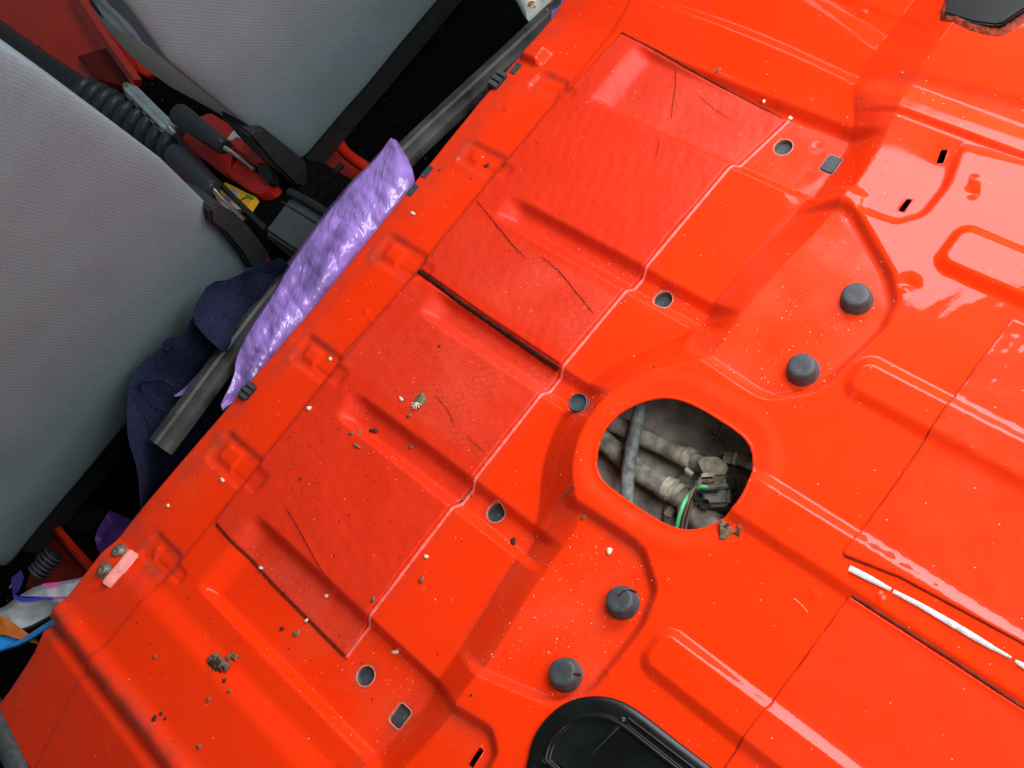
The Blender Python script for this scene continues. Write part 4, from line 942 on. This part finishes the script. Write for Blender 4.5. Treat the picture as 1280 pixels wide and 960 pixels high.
# white printed carrier bag and orange wrapper
def print_extra(m, nt, N, L, b, tc, rp):
    nz = N.new('ShaderNodeTexNoise'); nz.inputs['Scale'].default_value = 42; nz.inputs['Detail'].default_value = 3; L.new(tc.outputs['Object'], nz.inputs['Vector'])
    c = mixcol(nt, ramp(nt, nz.outputs['Fac'], .66, .72), rp.outputs['Color'], (.62, .05, .30)); L.new(c, b.inputs['Base Color'])
WBAG = mat('white_printed_film', (.50, .53, .55), .4, .5, coat=.3, coat_rough=.2, var=.12, scale=30, bump=.5, bscale=60, extra=print_extra)
BLUF = mat('royal_blue_film', (.03, .04, .45), .25, .6, coat=.6, var=.3, scale=50)
PINK = mat('pink_print', (.65, .08, .30), .4, .5, var=.15)
WB = thing('white_carrier_bag', tuple(at(60, 750, -.1)), 'crumpled white plastic bag with blue and pink print at the lower left', 'carrier bag')
sheet('bag_film', [(-30, 770), (0, 762), (22, 746), (45, 732), (75, 727), (105, 722), (122, 708)], [(-30, 800), (0, 795), (35, 788), (58, 776), (80, 764), (98, 750), (126, 716)], lambda s, t, x, y: -.045+edgefall(t, .2, .1, .03)+.012*crumple(x, y, 81, .05, 3), 90, 40, WBAG, WB)
sheet('blue_fold', [(16, 740), (24, 746), (50, 745), (80, 746), (100, 744)], [(18, 752), (32, 755), (55, 751), (80, 749), (100, 746)], lambda s, t, x, y: -.024+edgefall(t, .4, .4, .012)+.003*crumple(x, y, 82, .03, 2), 50, 16, BLUF, WB)
sheet('pink_fold', [(66, 746), (80, 746), (98, 745)], [(66, 749), (80, 749), (98, 747)], lambda s, t, x, y: -.021+0*s, 10, 4, PINK, WB)
sheet('pink_print', [(52, 730), (66, 728), (76, 728)], [(60, 735), (70, 733), (75, 731)], lambda s, t, x, y: -.026+0*s, 10, 5, PINK, WB)
sheet('blue_hem', [(-20, 815), (0, 808), (30, 796), (55, 780), (78, 766)], [(-20, 824), (0, 815), (30, 806), (60, 788), (84, 770)], lambda s, t, x, y: -.035+edgefall(t, .4, .4, .006), 40, 10, CYAN, WB)
sheet('blue_handle', [(14, 722), (20, 718), (26, 712)], [(16, 742), (24, 740), (30, 722)], lambda s, t, x, y: -.05+.006*crumple(x, y, 83, .02, 2), 20, 12, mat('dark_blue_film', (.03, .02, .16), .3, .5, coat=.4), WB)
o = sheet('orange_wrapper', [(-30, 756), (0, 768), (22, 782), (48, 802)], [(-30, 800), (0, 792), (20, 798), (50, 806)], lambda s, t, x, y: -.018-.03*s+.006*crumple(x, y, 84, .04, 3), 40, 24, ORG)
tag(o, 'creased orange brown wrapper on top of the white bag', 'wrapper')
o = sheet('blue_wrapper', [(-30, 804), (0, 794), (24, 798)], [(-30, 826), (0, 812), (26, 800)], lambda s, t, x, y: -.022-.02*s+.004*crumple(x, y, 85, .03, 2), 30, 18, CYAN)
tag(o, 'bright blue wrapper edge below the orange wrapper', 'wrapper')

# spotted white paper cup
PAPER = mat('white_spotted_paper', (.72, .80, .74), .5, .4, var=.04)
PC = thing('paper_cup', tuple(at(672, 5, -.05)), 'white paper cup with brown spots behind the red floor edge', 'paper cup')
u0, u1 = at(646, -34, -.035), at(676, 14, -.035)
V, F = tubeVF(np.array([u0*(1-t)+u1*t for t in (0, .5, .9, .96, 1)]), [.0170, .0185, .0200, .0200, .0188], 28); autosmooth(mesh('cup_wall', V, F, PAPER, PC), 50)
for a, b, r in ((664, 4, .0042), (668, 9, .002), (684, 12, .0016), (682, -4, .003), (690, 0, .0016)):
    q = at(a, b, -.0165); lathe('brown_spot', [(r, 0), (r*.9, .0006), (r*.3, .0008)], ORG, PC, q, 10)

# ------------------------------------------------------------------ debris on the floor
def rock(name, a, b, sx, sy, sz, m, seed, label=None, cat=None, group=None, rot=0., lift=0.):
    r = np.random.default_rng(seed); p = atH(a, b); pz = p[2]+lift; sx *= .85; sy *= .85; sz *= .6
    nu, nv = 12, 9; V = []
    for i in range(nv):
        th = math.pi*i/(nv-1)
        for j in range(nu):
            ph = 2*math.pi*j/nu; k = 1+.28*math.sin(2*ph+seed)*math.sin(th)*.6+.12*math.sin(5*ph+2*th+seed*1.7)+.10*math.sin(3*ph+seed*2.3)*math.sin(th)
            v = np.array((sx*k*math.sin(th)*math.cos(ph), sy*k*math.sin(th)*math.sin(ph), sz*math.cos(th)*k))
            V.append((v[0]*math.cos(rot)-v[1]*math.sin(rot), v[0]*math.sin(rot)+v[1]*math.cos(rot), v[2]))
    V = np.array(V)+np.array([p[0], p[1], pz+sz*.6])
    o = mesh(name, V, [tuple(f) for f in gridF(nv, nu, True)], m, origin=(p[0], p[1], pz)); return tag(o, label, cat, group) if label else o
PT = .0028   # sheet thickness under things on the sheets
def clump(a, b, n, rad, seed, label, lift=0.):
    p = atH(a, b); o = thing('dirt_clump', (p[0], p[1], p[2]+lift), label, 'dirt clump'); r = np.random.default_rng(seed)
    for k in range(n):
        q = r.normal(0, rad*.45, 2); s = rad*r.uniform(.18, .46)
        V, F = [], None
        nu, nv = 9, 7; ph0 = r.uniform(0, 6)
        for i in range(nv):
            th = math.pi*i/(nv-1)
            for j in range(nu):
                ph = 2*math.pi*j/nu; kk = 1+.3*math.sin(3*ph+ph0)*math.sin(th)+.2*math.sin(2*ph+3*th+ph0)
                V.append((p[0]+q[0]+s*kk*math.sin(th)*math.cos(ph)*1.2, p[1]+q[1]+s*kk*math.sin(th)*math.sin(ph), p[2]+lift+s*.35+s*.6*kk*math.cos(th)))
        mesh('dirt_lump', V, [tuple(f) for f in gridF(nv, nu, True)], DIRT if r.uniform() < .75 else DARKG, o)
    for k in range(max(3, n//4)):
        q = r.normal(0, rad*.5, 2); d = r.normal(0, rad*.45, 2); c0 = np.array([p[0]+q[0], p[1]+q[1], p[2]+lift+rad*.3])
        tube('fibre', [c0, c0+np.array([d[0], d[1], rad*.1]), c0+np.array([d[0]*1.5, d[1]*1.2, -rad*.2])], .00025, DIRT, o, k=5)
    return o
clump(272, 831, 26, .0105, 1, 'large crumbly brown dirt clump on the red ledge at the lower left')
clump(293, 823, 9, .005, 2, 'small dirt lump touching the large crumbly clump')
clump(909, 662, 16, .0072, 3, 'dried brown mud patch on the lower right rim of the round opening')
clump(579, 621, 9, .0055, 4, 'grit pile against the pale seam beside a round plug')
# leaf
LF = mat('dry_green_leaf', (.12, .14, .06), .7, .3, var=.6, scale=300, bump=.5, bscale=500)
p = atH(526, 503); LFO = thing('dry_leaf', (p[0], p[1], p[2]+PT), 'curled dry green leaf with a pale star on the left sheet', 'leaf')
aa = np.linspace(0, 2*math.pi, 18)[:-1]; V = [(p[0], p[1], p[2]+PT+.0022)]
for rr, hz in ((.5, .0028), (1., .0012)):
    V += [(p[0]+.0085*rr*math.cos(a)*(1+.12*math.sin(5*a)), p[1]+.0062*rr*math.sin(a)*(1+.12*math.sin(5*a)), p[2]+PT+hz+.0012*math.sin(2*a+1)) for a in aa]
F = [(0, 1+i, 1+(i+1) % 17) for i in range(17)]+[(1+i, 18+i, 18+(i+1) % 17, 1+(i+1) % 17) for i in range(17)]
mesh('leaf_blade', V, F, LF, LFO)
for k in range(6):
    a = 2.1+k*.55; c0 = np.array([p[0]-.003, p[1]-.001, p[2]+PT+.0036]); tube('pale_vein', [c0, c0+np.array([.007*math.cos(a), .006*math.sin(a), -.0008])], .0005, GRIT, LFO, k=5)
KH = mat('khaki_husk', (.16, .14, .085), .7, .3, var=.4, scale=300)
RD = math.radians
for i, (a, b, sx, sy, sz, m, lab, cat, rot, lf) in enumerate([
    (469, 540, .0065, .0028, .0022, DARKG, 'dark almond shaped seed husk beside the channel on the left sheet', 'seed', 1.9, PT),
    (451, 542, .0036, .0026, .002, KH, 'grey seed on the channel edge left of the dark husk', 'seed', .5, PT),
    (448, 559, .0050, .0022, .002, KH, 'khaki curved seed just below the grey seed', 'seed', 1.7, PT),
    (441, 543, .0026, .0026, .0018, DIRT, 'small brown crumb left of the grey seed', 'crumb', 0, PT),
    (513, 521, .0028, .0028, .0018, DIRT, 'small grey crumb below the dry leaf', 'crumb', 0, PT),
    (515, 560, .0034, .0026, .0018, DIRT, 'brown crumb in the channel right of the dark husk', 'crumb', 0, PT),
    (503, 500, .0040, .0018, .001, GRIT, 'pale flake left of the dry leaf', 'flake', 1.2, PT),
    (642, 677, .0042, .0034, .0028, DARKG, 'dark pebble beside the round plug below the seam', 'pebble', .5, 0),
    (729, 647, .0030, .0022, .0018, DIRT, 'brown crumb left of the round opening', 'crumb', 0, 0),
    (371, 792, .0040, .0040, .0024, KH, 'round grey green pebble below the left sheet', 'pebble', 0, 0),
    (353, 786, .0026, .0026, .0022, DARKG, 'black crumb left of the grey green pebble', 'crumb', 0, 0),
    (193, 899, .0058, .0026, .0020, DARKG, 'dark flake on the shaded red ledge at the bottom left', 'flake', .1, 0),
    (202, 892, .0022, .0022, .0018, DARKG, 'tiny dark crumb above the dark flake', 'crumb', 0, 0),
    (207, 898, .0019, .0019, .0016, DARKG, 'tiny dark crumb right of the dark flake', 'crumb', 0, 0),
    (281, 851, .0026, .0026, .002, DARKG, 'dark crumb just below the large dirt clump', 'crumb', 0, 0),
    (287, 864, .0024, .0024, .002, DIRT, 'brown crumb second below the large dirt clump', 'crumb', 0, 0),
    (261, 874, .0034, .0022, .002, DIRT, 'grey brown crumb lower left of the large dirt clump', 'crumb', .5, 0),
    (249, 933, .0030, .0028, .002, DIRT, 'dusty crumb near the bottom edge below the dirt clump', 'crumb', 0, 0),
    (194, 821, .0028, .0022, .002, DIRT, 'brown crumb left of the large dirt clump', 'crumb', 0, 0),
    (468, 750, .0036, .0026, .0022, DIRT, 'grey crumb lying on the pale seam at the lower end', 'crumb', 0, .002),
    (527, 725, .0034, .0030, .0022, DIRT, 'grey crumb right of the seam on the bare panel', 'crumb', 0, 0),
    (898, 88, .0036, .0026, .0018, DIRT, 'grey crumb on the dark edge of the right sheet', 'crumb', 0, 0),
    (609, 207, .0034, .0028, .0018, DARKG, 'black speck on the ledge above the right sheet', 'crumb', 0, 0),
    (388, 512, .0036, .0030, .0022, GRIT, 'white bead on the left sheet edge near the trim clip', 'bead', 0, PT),
    (413, 449, .0030, .0024, .002, GRIT, 'white bead on the pressed tab near the purple bag', 'bead', 0, 0),
    (516, 267, .0024, .0040, .002, GRIT, 'white flake on the ledge below two small plugs', 'flake', .3, 0),
    (762, 689, .0034, .0034, .0022, GRIT, 'cream bead in the left recess above the split stop', 'bead', 0, 0),
    (495, 815, .0046, .0026, .0022, GRIT, 'cream grain on the slope above the left square plug', 'grain', -.7, 0),
    (384, 776, .0026, .0020, .0018, GRIT, 'white grain on the dark edge of the left sheet', 'grain', 0, .001),
    (533, 696, .0026, .0026, .002, GRIT, 'cream bead on the bare panel right of the seam', 'bead', 0, 0),
    (988, 148, .0032, .0026, .0022, GRIT, 'white bead beside the upper right end of the seam', 'bead', 0, 0),
    (955, 127, .0026, .0020, .0018, GRIT, 'white grain on the dark edge of the right sheet', 'grain', 0, 0),
    (278, 600, .0022, .0044, .0014, GRIT, 'pale flake on the ledge left of the left sheet', 'flake', .2, 0),
    (210, 632, .0020, .0034, .0014, GRIT, 'pale flake on the ledge near the two bolts', 'flake', .2, 0),
    (410, 746, .0022, .0026, .0016, GRIT, 'cream grain on the lowest channel of the left sheet', 'grain', 0, PT),
    (328, 711, .0022, .0030, .0016, GRIT, 'cream grain at the lower left corner of the left sheet', 'grain', 0, PT)]):
    rock(cat.replace(' ', '_') if cat != 'crumb' else 'dirt_crumb', a, b, sx, sy, sz, m, i, lab, cat, 'debris on the red floor', rot, lf)
o = tube('straw', [atH(703, 622)+np.array((0, 0, .0006)), atH(710, 615)+np.array((0, 0, .0012)), atH(718, 607)+np.array((0, 0, .0006))], .0006, DIRT, None, k=6); tag(o, 'thin pale straw on the slope left of the round opening', 'straw')
o = tube('straw', [atH(992+k*4.5, 748+k*2.5+k*k*.5)+np.array((0, 0, .0004)) for k in range(5)], .00016, GRIT, None, k=5)
tag(o, 'fine pale hair below the mud patch on the boot floor', 'hair')
# loose grit nobody could count
def gritcloud(name, pts, m, label, s0, s1, seed):
    r = np.random.default_rng(seed); V = []; F = []
    base_ = np.array([(1, .1, 0), (-1, -.1, 0), (-.1, 1, 0), (.1, -1, 0), (0, 0, 1), (0, 0, -1)], float); fc = [(0, 2, 4), (2, 1, 4), (1, 3, 4), (3, 0, 4), (2, 0, 5), (1, 2, 5), (3, 1, 5), (0, 3, 5)]
    pts = np.array(pts); z = H(pts[:, 0], pts[:, 1])
    onp = ((pts[:, 1] > YS) & (pts[:, 1] < .183) & (pts[:, 0] > -.298) & (pts[:, 0] < .382)) | ((pts[:, 1] < -.366) & (pts[:, 0] > .022) & (pts[:, 0] < .268)) | ((pts[:, 1] < -.388) & (pts[:, 0] < .001) & (pts[:, 0] > -.16))
    dh = sdpoly(pts[:, 0], pts[:, 1], HOLE)
    for (x, y), zz, op, dd_ in zip(pts, z, onp, dh):
        if dd_ < .003: continue
        s = r.uniform(s0, s1)*(1 if r.uniform() < .9 else 1.6); q = base_*np.array((s*r.uniform(.7, 1.5), s*r.uniform(.7, 1.5), s*.6)); a = r.uniform(0, 6.3)
        q = np.c_[q[:, 0]*math.cos(a)-q[:, 1]*math.sin(a), q[:, 0]*math.sin(a)+q[:, 1]*math.cos(a), q[:, 2]]+np.array((x, y, zz+s*.4+(PT if op else 0)))
        n0 = len(V)*1; F += [tuple(n0+i for i in f) for f in fc]; V += list(q)
    o = mesh(name, V, F, m, smooth=False); tag(o, kind='stuff'); o['label'] = label
pts = [at(rng.uniform(150, 640), rng.uniform(480, 900))[:2] for _ in range(60)]+[at(rng.normal(400, 60), rng.normal(600, 50))[:2] for _ in range(45)]+[at(rng.normal(230, 50), rng.normal(760, 60))[:2] for _ in range(30)]+[at(rng.uniform(500, 900), rng.uniform(60, 480))[:2] for _ in range(30)]
gritcloud('dark_grit', pts, DARKG, 'fine dark grit scattered over the left of the red floor', .0004, .0010, 5)
pts = []
for P in NOTCH[:2]:
    for _ in range(160): pts.append((rng.uniform(P[:, 0].min(), P[:, 0].max()), rng.uniform(P[:, 1].min(), P[:, 1].max()-.03)))
for x0, x1 in ((.31, .39), (.14, .167), (.008, .04), (-.127, -.098), (-.345, -.262)):
    for _ in range(60): pts.append((rng.uniform(x0, x1), rng.uniform(-.14, .02)))
for _ in range(300): pts.append(tuple(at(rng.uniform(60, 1280), rng.uniform(0, 960))[:2]))
pts = [q for q in pts if q[1] < .25 and q[0] < .6]
gritcloud('pale_dust_specks', pts, mat('pale_dust', (.66, .40, .26), .8, .2, var=.25, scale=300), 'pale dust specks lying in the recesses and channels of the red floor', .00018, .00048, 6)
